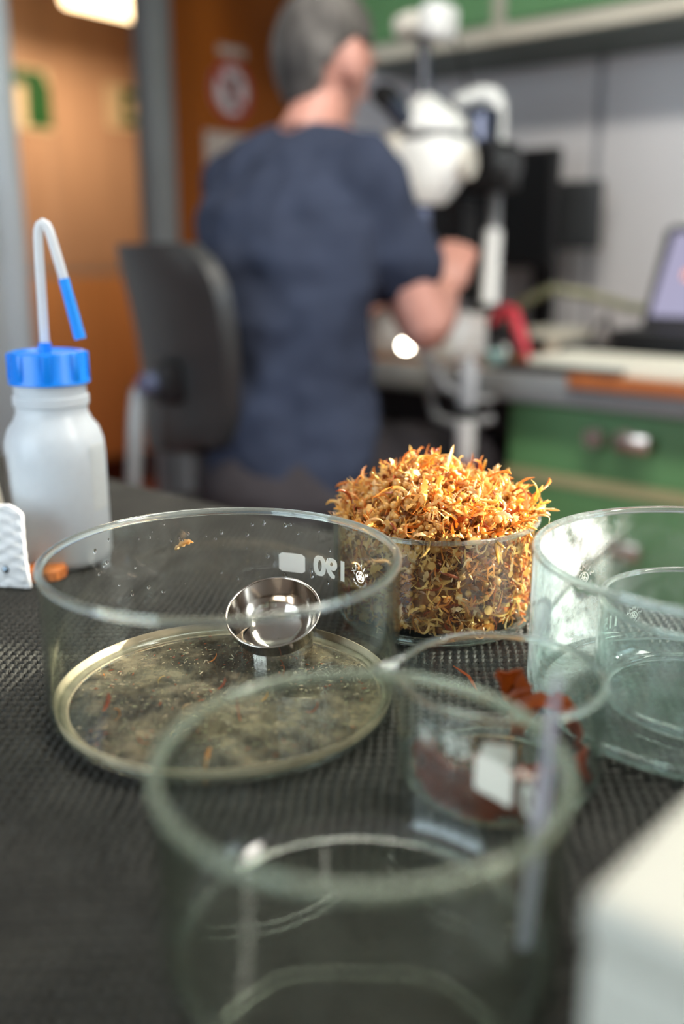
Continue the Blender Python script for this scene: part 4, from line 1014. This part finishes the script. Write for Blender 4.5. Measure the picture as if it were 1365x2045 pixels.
# ------------------------------------------------------------------ seaweed
def frond(L, wmax, bend, twist, serr, seed, segs=9, th=0.10):
    """one blade: diamond section, toothed edge, bent and twisted along its length"""
    q = random.Random(seed); vs = []; fs = []
    p = Vector((0, 0, 0)); ang = 0.0
    for i in range(segs + 1):
        t = i / segs
        w = wmax * (math.sin(math.pi * min(1, t * 0.80 + 0.08)) ** 0.7) * (1 + serr * (0.5 if i % 2 else -0.5)) + 0.0002
        if t > 0.97: w = wmax * 0.25
        tw = twist * t; d = Vector((0, math.cos(ang), math.sin(ang))); nrm = Vector((0, -math.sin(ang), math.cos(ang)))
        sx = Vector((1, 0, 0)) * math.cos(tw) + nrm * math.sin(tw); ny = nrm * math.cos(tw) - Vector((1, 0, 0)) * math.sin(tw)
        h = max(0.00018, w * th)
        vs += [p + sx * w / 2, p + ny * h, p - sx * w / 2, p - ny * h]
        p = p + d * (L / segs); ang += bend / segs * (1 + 0.5 * q.uniform(-1, 1))
    for i in range(segs):
        for k in range(4): fs.append([i * 4 + k, i * 4 + (k + 1) % 4, (i + 1) * 4 + (k + 1) % 4, (i + 1) * 4 + k])
    fs += [[3, 2, 1, 0], [segs * 4, segs * 4 + 1, segs * 4 + 2, segs * 4 + 3]]
    return vs, fs
def antler(seed):
    q = random.Random(seed); vs = []; fs = []
    def addp(V, Fc, M_):
        o = len(vs); vs.extend([M_ @ v for v in V]); fs.extend([[i + o for i in f] for f in Fc])
    addp(*frond(0.016, 0.0022, q.uniform(-.6, .6), q.uniform(-1, 1), 0.3, seed, 6), Matrix.Identity(4))
    for k in range(3):
        addp(*frond(q.uniform(.006, .010), 0.0016, q.uniform(-.8, .8), q.uniform(-1, 1), 0.2, seed + k, 4),
             Matrix.Translation((0, 0.004 + 0.0035 * k, 0)) @ Matrix.Rotation((1 if k % 2 else -1) * q.uniform(.5, 1.0), 4, 'Z') @ Matrix.Rotation(q.uniform(-.5, .5), 4, 'X'))
    return vs, fs
def bladder(seed):
    q = random.Random(seed); mb = MB(); r = q.uniform(0.0021, 0.0030)
    mb.ball((0, 0.0045, 0), (r, r * q.uniform(1.0, 1.3), r), None, 8, 6)
    mb.tube([(0, 0, 0), (0, 0.0025, 0)], [0.0004, 0.0006], 4)
    return mb.v, mb.f
VAR = []
for k in range(5): VAR.append((frond(random.Random(k).uniform(.017, .024), random.Random(k + 9).uniform(.0042, .0062), (-1) ** k * (0.9 + 0.35 * k), 0.6 * (k - 2), 0.6, k), (0, 1, 4, 0, 0)[k]))
for k in range(5): VAR.append((frond(random.Random(k + 20).uniform(.018, .030), 0.0022, (-1) ** k * (1.4 + 0.6 * k), 1.2 * (k - 2), 0.25, k + 20, th=0.25), (1, 3, 1, 0, 4)[k]))
for k in range(8): VAR.append((antler(k + 50), (0, 4, 1, 0, 0, 1, 4, 0)[k]))
BL = [bladder(k + 70) for k in range(3)]
rg = random.Random(11)
def heap_top(x, y):
    rho = math.hypot(x, y) / 0.070
    b = 0.023 * max(0, 1 - rho ** 4)
    b += 0.012 * math.exp(-(((x + 0.006) / 0.020) ** 2 + ((y - 0.0) / 0.035) ** 2)) - 0.010 * max(0, -x / 0.07) ** 2
    return 0.070 + b + 0.006 * noise.noise(Vector((x * 50, y * 50, 0.3)))
def rand_rot(q, out=None, spread=1.0):
    """random orientation with local +Y leaning towards out"""
    d = Vector((q.gauss(0, 1), q.gauss(0, 1), q.gauss(0, 1))).normalized()
    if out is not None: d = (Vector(out) + d * spread).normalized()
    m = d.to_track_quat('Y', 'Z').to_matrix().to_4x4()
    return m @ Matrix.Rotation(q.uniform(0, 6.28), 4, 'Y')
def sample(q, top):
    if top:
        while True:
            x, y = q.uniform(-.068, .068), q.uniform(-.068, .068)
            if math.hypot(x, y) < .068: break
        z = heap_top(x, y) - q.uniform(0.0, 0.012)
        rho = math.hypot(x, y) / .068
        out = Vector((x / .068 * rho * 0.6, y / .068 * rho * 0.6, 0.6))
        return Vector((x, y, z)), out * q.uniform(-0.1, 0.75)
    a = q.uniform(0, 2 * math.pi); r = q.uniform(.054, .0645); z = q.uniform(0.010, 0.074)
    return Vector((r * math.cos(a), r * math.sin(a), z)), Vector((0.25 * math.cos(a), 0.25 * math.sin(a), 0.15))
RIN = DS[2] - 0.0032
def fit_in(v):
    rho = math.hypot(v.x, v.y)
    if v.z < 0.0055: v = Vector((v.x, v.y, 0.0055 + abs(v.z) * 0.05))
    if v.z < DS[3] + 0.004 and rho > RIN: v = Vector((v.x * RIN / rho, v.y * RIN / rho, v.z))
    elif v.z >= DS[3] + 0.004 and rho > 0.079: v = Vector((v.x * 0.079 / rho, v.y * 0.079 / rho, v.z))
    return v
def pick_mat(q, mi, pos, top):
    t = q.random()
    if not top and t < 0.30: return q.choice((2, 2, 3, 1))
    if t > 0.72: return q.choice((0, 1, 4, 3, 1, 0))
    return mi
base = Vector((DS[0], DS[1], ZG))
SW = thing('seaweed_heap', base + Vector((0, 0, 0.005)), 'heap of golden orange seaweed with small round bladders filling a dish', 'seaweed')
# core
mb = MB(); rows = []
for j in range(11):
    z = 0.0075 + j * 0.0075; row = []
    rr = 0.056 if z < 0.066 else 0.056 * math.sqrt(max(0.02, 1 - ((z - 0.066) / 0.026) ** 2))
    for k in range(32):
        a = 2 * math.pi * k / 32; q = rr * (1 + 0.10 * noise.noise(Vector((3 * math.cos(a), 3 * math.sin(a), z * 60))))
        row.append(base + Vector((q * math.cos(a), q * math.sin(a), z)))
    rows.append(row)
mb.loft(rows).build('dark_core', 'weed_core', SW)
mass = MB()
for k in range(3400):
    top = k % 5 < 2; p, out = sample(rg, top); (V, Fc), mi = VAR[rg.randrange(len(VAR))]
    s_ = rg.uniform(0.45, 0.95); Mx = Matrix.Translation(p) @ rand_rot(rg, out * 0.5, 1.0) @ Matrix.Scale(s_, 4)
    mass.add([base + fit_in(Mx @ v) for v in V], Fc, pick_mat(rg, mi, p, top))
for k in range(1100):
    top = k % 4 != 0; p, out = sample(rg, top); V, Fc = BL[rg.randrange(3)]
    Mx = Matrix.Translation(p) @ rand_rot(rg, out, 0.8) @ Matrix.Scale(rg.uniform(0.7, 1.1), 4)
    mass.add([base + fit_in(Mx @ v) for v in V], Fc, 5)
tag(mass.build('tangled_mass', WEEDS, SW, ang=60, fixn=False), kind='stuff')
# the outermost blades and bladders, one by one
def part_mesh(V, Fc, mi, name):
    me = bpy.data.meshes.new(name); me.from_pydata([tuple(v) for v in V], [], Fc); me.materials.append(MATS[WEEDS[mi]])
    me.polygons.foreach_set('use_smooth', [True] * len(me.polygons)); me.update(); return me
FM = {}
def put(name, me, Mx, parent):
    o = bpy.data.objects.new(name, me); COL.objects.link(o); o.parent = parent; o.matrix_local = Mx; return o
cnt = 0; cb = 0
while cnt < 215 or cb < 80:
    top = rg.random() < 0.72
    p, out = sample(rg, top)
    if p.y > 0.028: continue
    if top: p.z = heap_top(p.x, p.y) - rg.uniform(-0.001, 0.004)
    if cnt < 215:
        vi = rg.randrange(len(VAR)); (V, Fc), mi = VAR[vi]; mi = pick_mat(rg, mi, p, top)
        Mx = Matrix.Translation(p - Vector((0, 0, 0.005))) @ rand_rot(rg, out, 1.0) @ Matrix.Scale(rg.uniform(0.55, 1.0), 4)
        ok = all((math.hypot(w.x, w.y) < RIN + 0.0004 and w.z > 0.001) if w.z + 0.005 < DS[3] + 0.004 else math.hypot(w.x, w.y) < 0.080 for w in (Mx @ v for v in V))
        if not ok: continue
        if (vi, mi) not in FM: FM[(vi, mi)] = part_mesh(V, Fc, mi, 'seaweed_blade')
        put('blade', FM[(vi, mi)], Mx, SW); cnt += 1
    else:
        if not top: p = p * 1.0
        vi = rg.randrange(3); V, Fc = BL[vi]
        Mx = Matrix.Translation(p - Vector((0, 0, 0.005))) @ rand_rot(rg, out, 0.6) @ Matrix.Scale(rg.uniform(0.8, 1.15), 4)
        if not all((math.hypot(w.x, w.y) < RIN + 0.0004 and w.z > 0.001) if w.z + 0.005 < DS[3] + 0.004 else True for w in (Mx @ v for v in V)): continue
        if ('b', vi) not in FM: FM[('b', vi)] = part_mesh(V, Fc, 5, 'air_bladder')
        put('air_bladder', FM[('b', vi)], Mx, SW); cb += 1
# sprigs that stick out of the heap, as in the outline of the photograph (x, y, z from the dish centre; direction; size)
for (x, y, z), d, s_, vi, mi in (((-.006, -.012, .108), (-.25, 0, 1), 1.15, 6, 1), ((.002, -.010, .106), (.45, 0, 1), 1.0, 0, 4), ((.006, -.008, .106), (.05, 0, 1), 1.0, 9, 0), ((-.012, -.01, .105), (.1, 0, 1), 1.0, 3, 1),
        ((-.024, -.012, .098), (-.5, 0, 1), 1.0, 6, 3), ((-.058, -.012, .078), (.25, 0, 1), 1.15, 6, 3), ((-.052, -.008, .082), (-.7, 0, .8), 0.9, 7, 1), ((-.046, -.006, .086), (-.25, .1, 1), .9, 10, 0),
        ((.026, -.010, .100), (.9, 0, .75), 1.15, 5, 1), ((.036, -.006, .098), (.15, 0, 1), .9, 11, 4), ((.056, -.012, .086), (.95, -.1, .35), 1.1, 5, 1), ((.060, -.014, .080), (.9, -.1, -.1), 1.1, 12, 4),
        ((.058, -.02, .082), (.6, -.2, .6), 1.0, 2, 0), ((.052, -.035, .078), (.3, -.5, -.8), 1.0, 13, 0), ((.012, -.006, .105), (.7, 0, .8), 1.0, 8, 0), ((-.04, -.02, .092), (-.2, -.2, 1), .8, 1, 4),
        ((.030, -.058, .076), (.1, -.35, -1), 1.1, 13, 0), ((-.012, -.062, .076), (.3, -.4, -.4), 1.0, 3, 0)):
    V, Fc = VAR[vi][0]
    if (vi, mi) not in FM: FM[(vi, mi)] = part_mesh(V, Fc, mi, 'seaweed_blade')
    m = Vector(d).normalized().to_track_quat('Y', 'Z').to_matrix().to_4x4() @ Matrix.Rotation(rg.uniform(0, 6.28), 4, 'Y')
    put('blade', FM[(vi, mi)], Matrix.Translation((x, y, z - 0.012 if z > 0.09 else z - 0.007)) @ m @ Matrix.Scale(s_, 4), SW)

# scraps of seaweed lying in the wide dish
SCR = [(413, 1322, 1), (206, 1348, 1), (434, 1376, 3), (226, 1416, 1), (300, 1482, 3), (420, 1492, 1), (205, 1420, 3), (560, 1330, 3), (480, 1440, 3), (350, 1460, 0), (520, 1400, 0), (378, 1406, 4), (610, 1420, 3), (330, 1350, 0)]
for k, (px, py, mi) in enumerate(SCR):
    p = PZ(px, py, ZG + 0.0055); d = Vector((p.x - DL[0], p.y - DL[1], 0))
    if d.length > 0.080: p = Vector((DL[0], DL[1], p.z)) + d.normalized() * 0.080
    vi = (5, 6, 2, 8)[k % 4]; V, Fc = VAR[vi][0]
    if (vi, mi) not in FM: FM[(vi, mi)] = part_mesh(V, Fc, mi, 'seaweed_blade')
    o = bpy.data.objects.new('seaweed_scrap', FM[(vi, mi)]); COL.objects.link(o)
    o.matrix_local = Matrix.Translation(p) @ Matrix.Rotation(rg.uniform(0, 6.28), 4, 'Z') @ Matrix.Scale(1.0 if k == 5 else rg.uniform(.25, .5), 4)
    tag(o, 'longest orange scrap of seaweed lying on the sediment' if k == 5 else 'tiny %s scrap of seaweed lying on the sediment in the wide dish' % {0: 'golden', 1: 'orange', 3: 'dark red', 4: 'pale'}[mi], 'seaweed', 'scraps in the wide dish')
# two leaf flakes stuck to the far wall of the wide dish
for a, z, rot, s_, mi, lb in ((116, 0.061, 0.9, 0.75, 4, 'pale green flake stuck to the far wall of the wide dish'), (36, 0.0575, 0.5, 0.50, 4, 'cream flake stuck over the printed emblem of the wide dish')):
    a = math.radians(a); d = Vector((math.cos(a), math.sin(a), 0))
    V, Fc = VAR[2][0]; me = FM.setdefault((2, mi), None) or part_mesh(V, Fc, mi, 'seaweed_blade'); FM[(2, mi)] = me
    o = bpy.data.objects.new('leaf_flake', me); COL.objects.link(o)
    p = Vector((DL[0], DL[1], ZG + z)) + d * (DL[2] - 0.0040)
    M3 = Matrix((( -d.y, 0, -d.x, 0), (d.x, 0, -d.y, 0), (0, 1, 0, 0), (0, 0, 0, 1)))
    o.matrix_local = Matrix.Translation(p) @ M3 @ Matrix.Rotation(rot, 4, 'Z') @ Matrix.Scale(s_, 4)
    tag(o, lb, 'seaweed')

# red-brown algae in the spouted dish
def ribbon(pts, wid, nrm, th=0.0005, wave=0.0, n=14, seed=0):
    q = random.Random(seed); P = [Vector(p) for p in pts]; N = [Vector(v) for v in nrm]; rows = []
    for i in range(n + 1):
        t = i / n * (len(P) - 1); k = min(int(t), len(P) - 2); f_ = t - k
        p = P[k].lerp(P[k + 1], f_); nn = N[k].lerp(N[k + 1], f_).normalized()
        tg = (P[k + 1] - P[k]).normalized(); sd = tg.cross(nn).normalized(); nn = sd.cross(tg)
        w = wid * math.sin(math.pi * (0.12 + 0.80 * i / n)) * (1 + 0.25 * q.uniform(-1, 1)) / 2
        e1, e2 = wave * q.uniform(-1, 1), wave * q.uniform(-1, 1)
        rows.append([p - sd * w + nn * (e1 + th), p + nn * th, p + sd * w + nn * (e2 + th), p + sd * w + nn * (e2 - th), p - nn * th, p - sd * w + nn * (e1 - th)])
    return MB().loft(rows)
def sp(a, r, z): a = math.radians(a); return Vector((DP[0] + r * math.cos(a), DP[1] + r * math.sin(a), ZG + z))
def rad(a): a = math.radians(a); return Vector((math.cos(a), math.sin(a), 0.15))
KEL = [([sp(196, .040, .012), sp(222, .041, .013), sp(250, .041, .014), sp(280, .041, .013), sp(300, .039, .012)], 0.019, [rad(a) for a in (196, 222, 250, 280, 300)], 'long red-brown algae blade lying along the near wall of the small dish'),
       ([sp(185, .039, .016), sp(205, .040, .024), sp(225, .040, .017), sp(250, .038, .009)], 0.014, [rad(a) for a in (185, 205, 225, 250)], 'curved red-brown algae blade below the pouring lip'),
       ([sp(62, .030, .008), sp(60, .032, .024), sp(68, .033, .034), sp(84, .030, .040)], 0.015, [Vector((-.3, -.9, .3))] * 4, 'upright orange-brown algae blade rising at the far side of the small dish'),
       ([sp(70, .029, .022), sp(48, .033, .028), sp(28, .037, .030), sp(12, .039, .030)], 0.009, [Vector((-.2, -.6, .8))] * 4, 'orange-brown algae strip curling along the far wall of the small dish'),
       ([sp(-38, .040, .022), sp(-22, .040, .016), sp(-6, .040, .010), sp(10, .039, .020), sp(22, .039, .026)], 0.015, [rad(a) for a in (-38, -22, -6, 10, 22)], 'crumpled dark red algae blade against the side of the small dish toward the nested dishes'),
       ([sp(240, .020, .005), sp(270, .010, .007), sp(330, .016, .006), sp(350, .028, .008)], 0.012, [Vector((0, -.2, 1))] * 4, 'flat red-brown algae blade on the bottom of the small dish'),
       ([sp(210, .030, .006), sp(235, .033, .010), sp(262, .034, .008), sp(285, .032, .006)], 0.010, [Vector((0, -.3, 1))] * 4, 'short orange-brown algae blade in the near corner of the small dish')]
for k, (pts, w, nr, lb) in enumerate(KEL):
    tag(ribbon(pts, w, nr, wave=0.0022, n=16, seed=k).build('algae_blade', 'kelp_orange' if k in (2, 3) else 'kelp_red'), lb, 'algae', 'algae blades in the spouted dish')
mb = ribbon([PZ(905, 1330, ZG + .001), PZ(935, 1350, ZG + .001), PZ(952, 1378, ZG + .001)], 0.002, [Vector((0, 0, 1))] * 3, th=0.0002, n=8)
tag(mb.build('seaweed_thread', 'weed_red'), 'thin red seaweed thread lying on the mat', 'seaweed')

# ------------------------------------------------------------------ wash bottle
bx, by, br = -0.2255, 0.735, 0.0385
WB = thing('wash_bottle', (bx, by, ZG), 'translucent white wash bottle with a blue cap and bent spout', 'bottle')
body_p = [(0.0005, 0.0), (br - 0.006, 0.0), (br - 0.0015, 0.002), (br, 0.007), (br, 0.085), (br - 0.0008, 0.098), (br - 0.004, 0.108), (br - 0.009, 0.1145), (0.0285, 0.1175), (0.0272, 0.1195), (0.0272, 0.1255), (0.0288, 0.1265), (0.0288, 0.1330), (0.0272, 0.1340), (0.0272, 0.150)]
inn = [(max(0.0005, r - 0.0013), z + (0.0013 if z < 0.01 else 0)) for r, z in body_p][::-1]
MB().lathe(body_p + inn, (bx, by, ZG), 64, closed=True).build('body', 'bottle_plastic', WB, ang=50)
MB().lathe([(0.0005, 0.0016), (br - 0.003, 0.0016), (br - 0.0018, 0.007), (br - 0.0018, 0.078), (0.0005, 0.078)], (bx, by, ZG), 48).build('liquid', 'liquid_milky', WB, ang=50)
cap = MB().lathe([(0.0005, 0.1655), (0.024, 0.1655), (0.0250, 0.1670), (0.0275, 0.1668), (0.0285, 0.1650), (0.0288, 0.1475), (0.0305, 0.1450), (0.0305, 0.1430), (0.0280, 0.1430), (0.0280, 0.1640), (0.0005, 0.1640)], (bx, by, ZG), 64).build('cap', 'blue_cap', WB, ang=35)
for k in range(8):
    a = 2 * math.pi * k / 8 + 0.25
    MB().box((bx + 0.0287 * math.cos(a), by + 0.0287 * math.sin(a), ZG + 0.1555), (0.0034, 0.0065, 0.0215), Matrix.Rotation(a, 4, 'Z'), 0.0012).build('grip_rib', 'blue_cap', cap)
tx = bx - 0.0015
MB().lathe([(0.0048, 0.164), (0.0048, 0.173), (0.0040, 0.1735)], (tx, by, ZG), 20).build('spigot', 'blue_cap', cap)
pts = [(tx, 0.170), (tx + 0.0005, 0.200), (tx + 0.001, 0.235), (tx + 0.0015, 0.250), (tx + 0.0021, 0.2555), (tx + 0.0036, 0.2592), (tx + 0.0060, 0.2608), (tx + 0.0084, 0.2592), (tx + 0.0101, 0.2555), (tx + 0.0115, 0.250), (tx + 0.0150, 0.235), (tx + 0.0190, 0.2175)]
MB().tube([(x, by, ZG + z) for x, z in pts], 0.0036, 14).build('spout_tube', 'tube_plastic', WB)
MB().tube([(tx + 0.0182, by, ZG + 0.2205), (tx + 0.0275, by, ZG + 0.176)], [0.0040, 0.0044], 14).build('nozzle', 'blue_tip', WB)
MB().tube([(tx, by, ZG + 0.165), (tx, by, ZG + 0.01)], 0.0034, 10).build('dip_tube', 'tube_plastic', WB)
a0 = math.radians(-32)
MB().add([Vector((bx + (br + 0.0003) * math.cos(a0 + da), by + (br + 0.0003) * math.sin(a0 + da), ZG + z)) for z in (0.045, 0.098) for da in np.linspace(0, 0.5, 7)],
         [[i, i + 1, i + 8, i + 7] for i in range(6)]).build('label_patch', 'print_white', WB, fixn=False)

# ------------------------------------------------------------------ paper towel, carton, lid, box, tool
mb = MB(); nx, nz = 60, 48; x0 = -0.335; g = []
for side in (0, 1):
    for j in range(nz + 1):
        for i in range(nx + 1):
            u, v = i / nx, j / nz
            xr = -0.2315 - 0.004 * math.exp(-((v - 0.45) / 0.3) ** 2) * 0 + (0.004 * (0.35 - v) if v < 0.35 else 0) - 0.010 * max(0, (v - 0.86) / 0.14) ** 2
            x = x0 + (xr - x0) * u; zt_ = 0.066 + 0.003 * math.sin(u * 5)
            emb = 0.0007 * math.sin(v * nz * 0.9) * math.cos(u * nx * 0.55 + v * 3)
            y = 0.668 + 0.006 * math.sin(u * 4.0 + 0.5) + 0.010 * (v - 0.5) ** 2 + emb + side * 0.004
            g.append(Vector((x, y, ZG + zt_ * v)))
n1 = (nx + 1); off = n1 * (nz + 1); fs = []
for j in range(nz):
    for i in range(nx):
        a = j * n1 + i; fs.append([a, a + 1, a + n1 + 1, a + n1]); fs.append([off + a, off + a + n1, off + a + n1 + 1, off + a + 1])
per = list(range(n1)) + [j * n1 + nx for j in range(1, nz + 1)] + [nz * n1 + i for i in range(nx - 1, -1, -1)] + [j * n1 for j in range(nz - 1, 0, -1)]
for k in range(len(per)): p, q = per[k], per[(k + 1) % len(per)]; fs.append([p, q, off + q, off + p])
mb.add(g, fs); tag(mb.build('paper_towel', 'paper_towel'), 'white embossed paper towel standing folded beside the wash bottle', 'paper towel')
sc_ = K(7, 1143, 0.695)
t = thing('screw', sc_, 'small steel screw head set in the paper towel', 'screw')
MB().ball(Vector((sc_.x, 0.6655, sc_.z)), (0.0032, 0.0024, 0.0032)).build('head', 'screw_steel', t)
MB().tube([(sc_.x, 0.664, sc_.z), (sc_.x, 0.672, sc_.z)], 0.0014, 8).build('shank', 'screw_steel', t)
tag(MB().prism([Vector((-0.40, 0.700, ZG)), Vector((-0.250, 0.700, ZG)), Vector((-0.2655, 0.700, ZG + 0.092)), Vector((-0.285, 0.700, ZG + 0.100)), Vector((-0.40, 0.700, ZG + 0.100))], Vector((0, 0.006, 0))).build('beige_carton', 'beige_card', smooth=False), 'beige card standing behind the paper towel', 'card')
lp = PZ(92, 1150, ZG)
t = thing('orange_lid', lp, 'orange plastic lid lying between wash bottle and wide dish', 'lid')
MB().lathe([(0.0004, 0.0085), (0.013, 0.0085), (0.0150, 0.0070), (0.0155, 0.0), (0.0140, 0.0), (0.0137, 0.0060), (0.0004, 0.0068)], lp, 32).build('shell', 'orange_lid', t)
for k in range(16):
    a = k * math.pi / 8; MB().box(lp + Vector((0.0155 * math.cos(a), 0.0155 * math.sin(a), 0.0035)), (0.0012, 0.0022, 0.006), Matrix.Rotation(a, 4, 'Z'), 0.0004).build('rib', 'orange_lid', t)
zbx = ZT + 0.098
c0 = PZ(1172, 1782, zbx); e1 = (PZ(1365, 1590, zbx) - c0); e1.z = 0; e1.normalize(); e2 = Vector((e1.y, -e1.x, 0))
BX = thing('cream_box', Vector((c0.x, c0.y, ZG)) + e1 * 0.07 + e2 * 0.05, 'blurred cream plastic box corner standing close to the camera', 'box')
bc_ = c0 + e1 * 0.07 + e2 * 0.05
MB().box(Vector((bc_.x, bc_.y, ZG + 0.0405)), (0.14, 0.10, 0.081), Matrix.Rotation(math.atan2(e1.y, e1.x), 4, 'Z'), 0.004, 3).build('body', 'box_cream', BX)
MB().box(Vector((bc_.x, bc_.y, ZG + 0.0885)), (0.142, 0.102, 0.016), Matrix.Rotation(math.atan2(e1.y, e1.x), 4, 'Z'), 0.005, 3).build('lid', 'box_cream', BX)
p0 = PZ(1045, 1895, ZG + 0.0065); p1 = K(1113, 1342, 0.332); ax = (p1 - p0).normalized(); sd = ax.cross(Vector((0, 1, 0))).normalized(); nn = ax.cross(sd)
TT = thing('tweezers', p0, 'grey pointed tweezers standing in the blurred dish closest to the camera', 'tweezers')
for s_ in (-1, 1):
    rows = []
    for t_, w, gap in ((0, .0042, .0006), (.15, .0048, .0014), (.45, .0042, .0030), (.75, .0026, .0018), (1.0, .0010, .0004)):
        c = p0.lerp(p1, t_) + nn * gap * s_
        rows.append([c + sd * w / 2 + nn * 0.0004 * s_, c - sd * w / 2 + nn * 0.0004 * s_, c - sd * w / 2 - nn * 0.0004 * s_, c + sd * w / 2 - nn * 0.0004 * s_])
    MB().loft(rows).build('arm', 'tool_grey', TT)
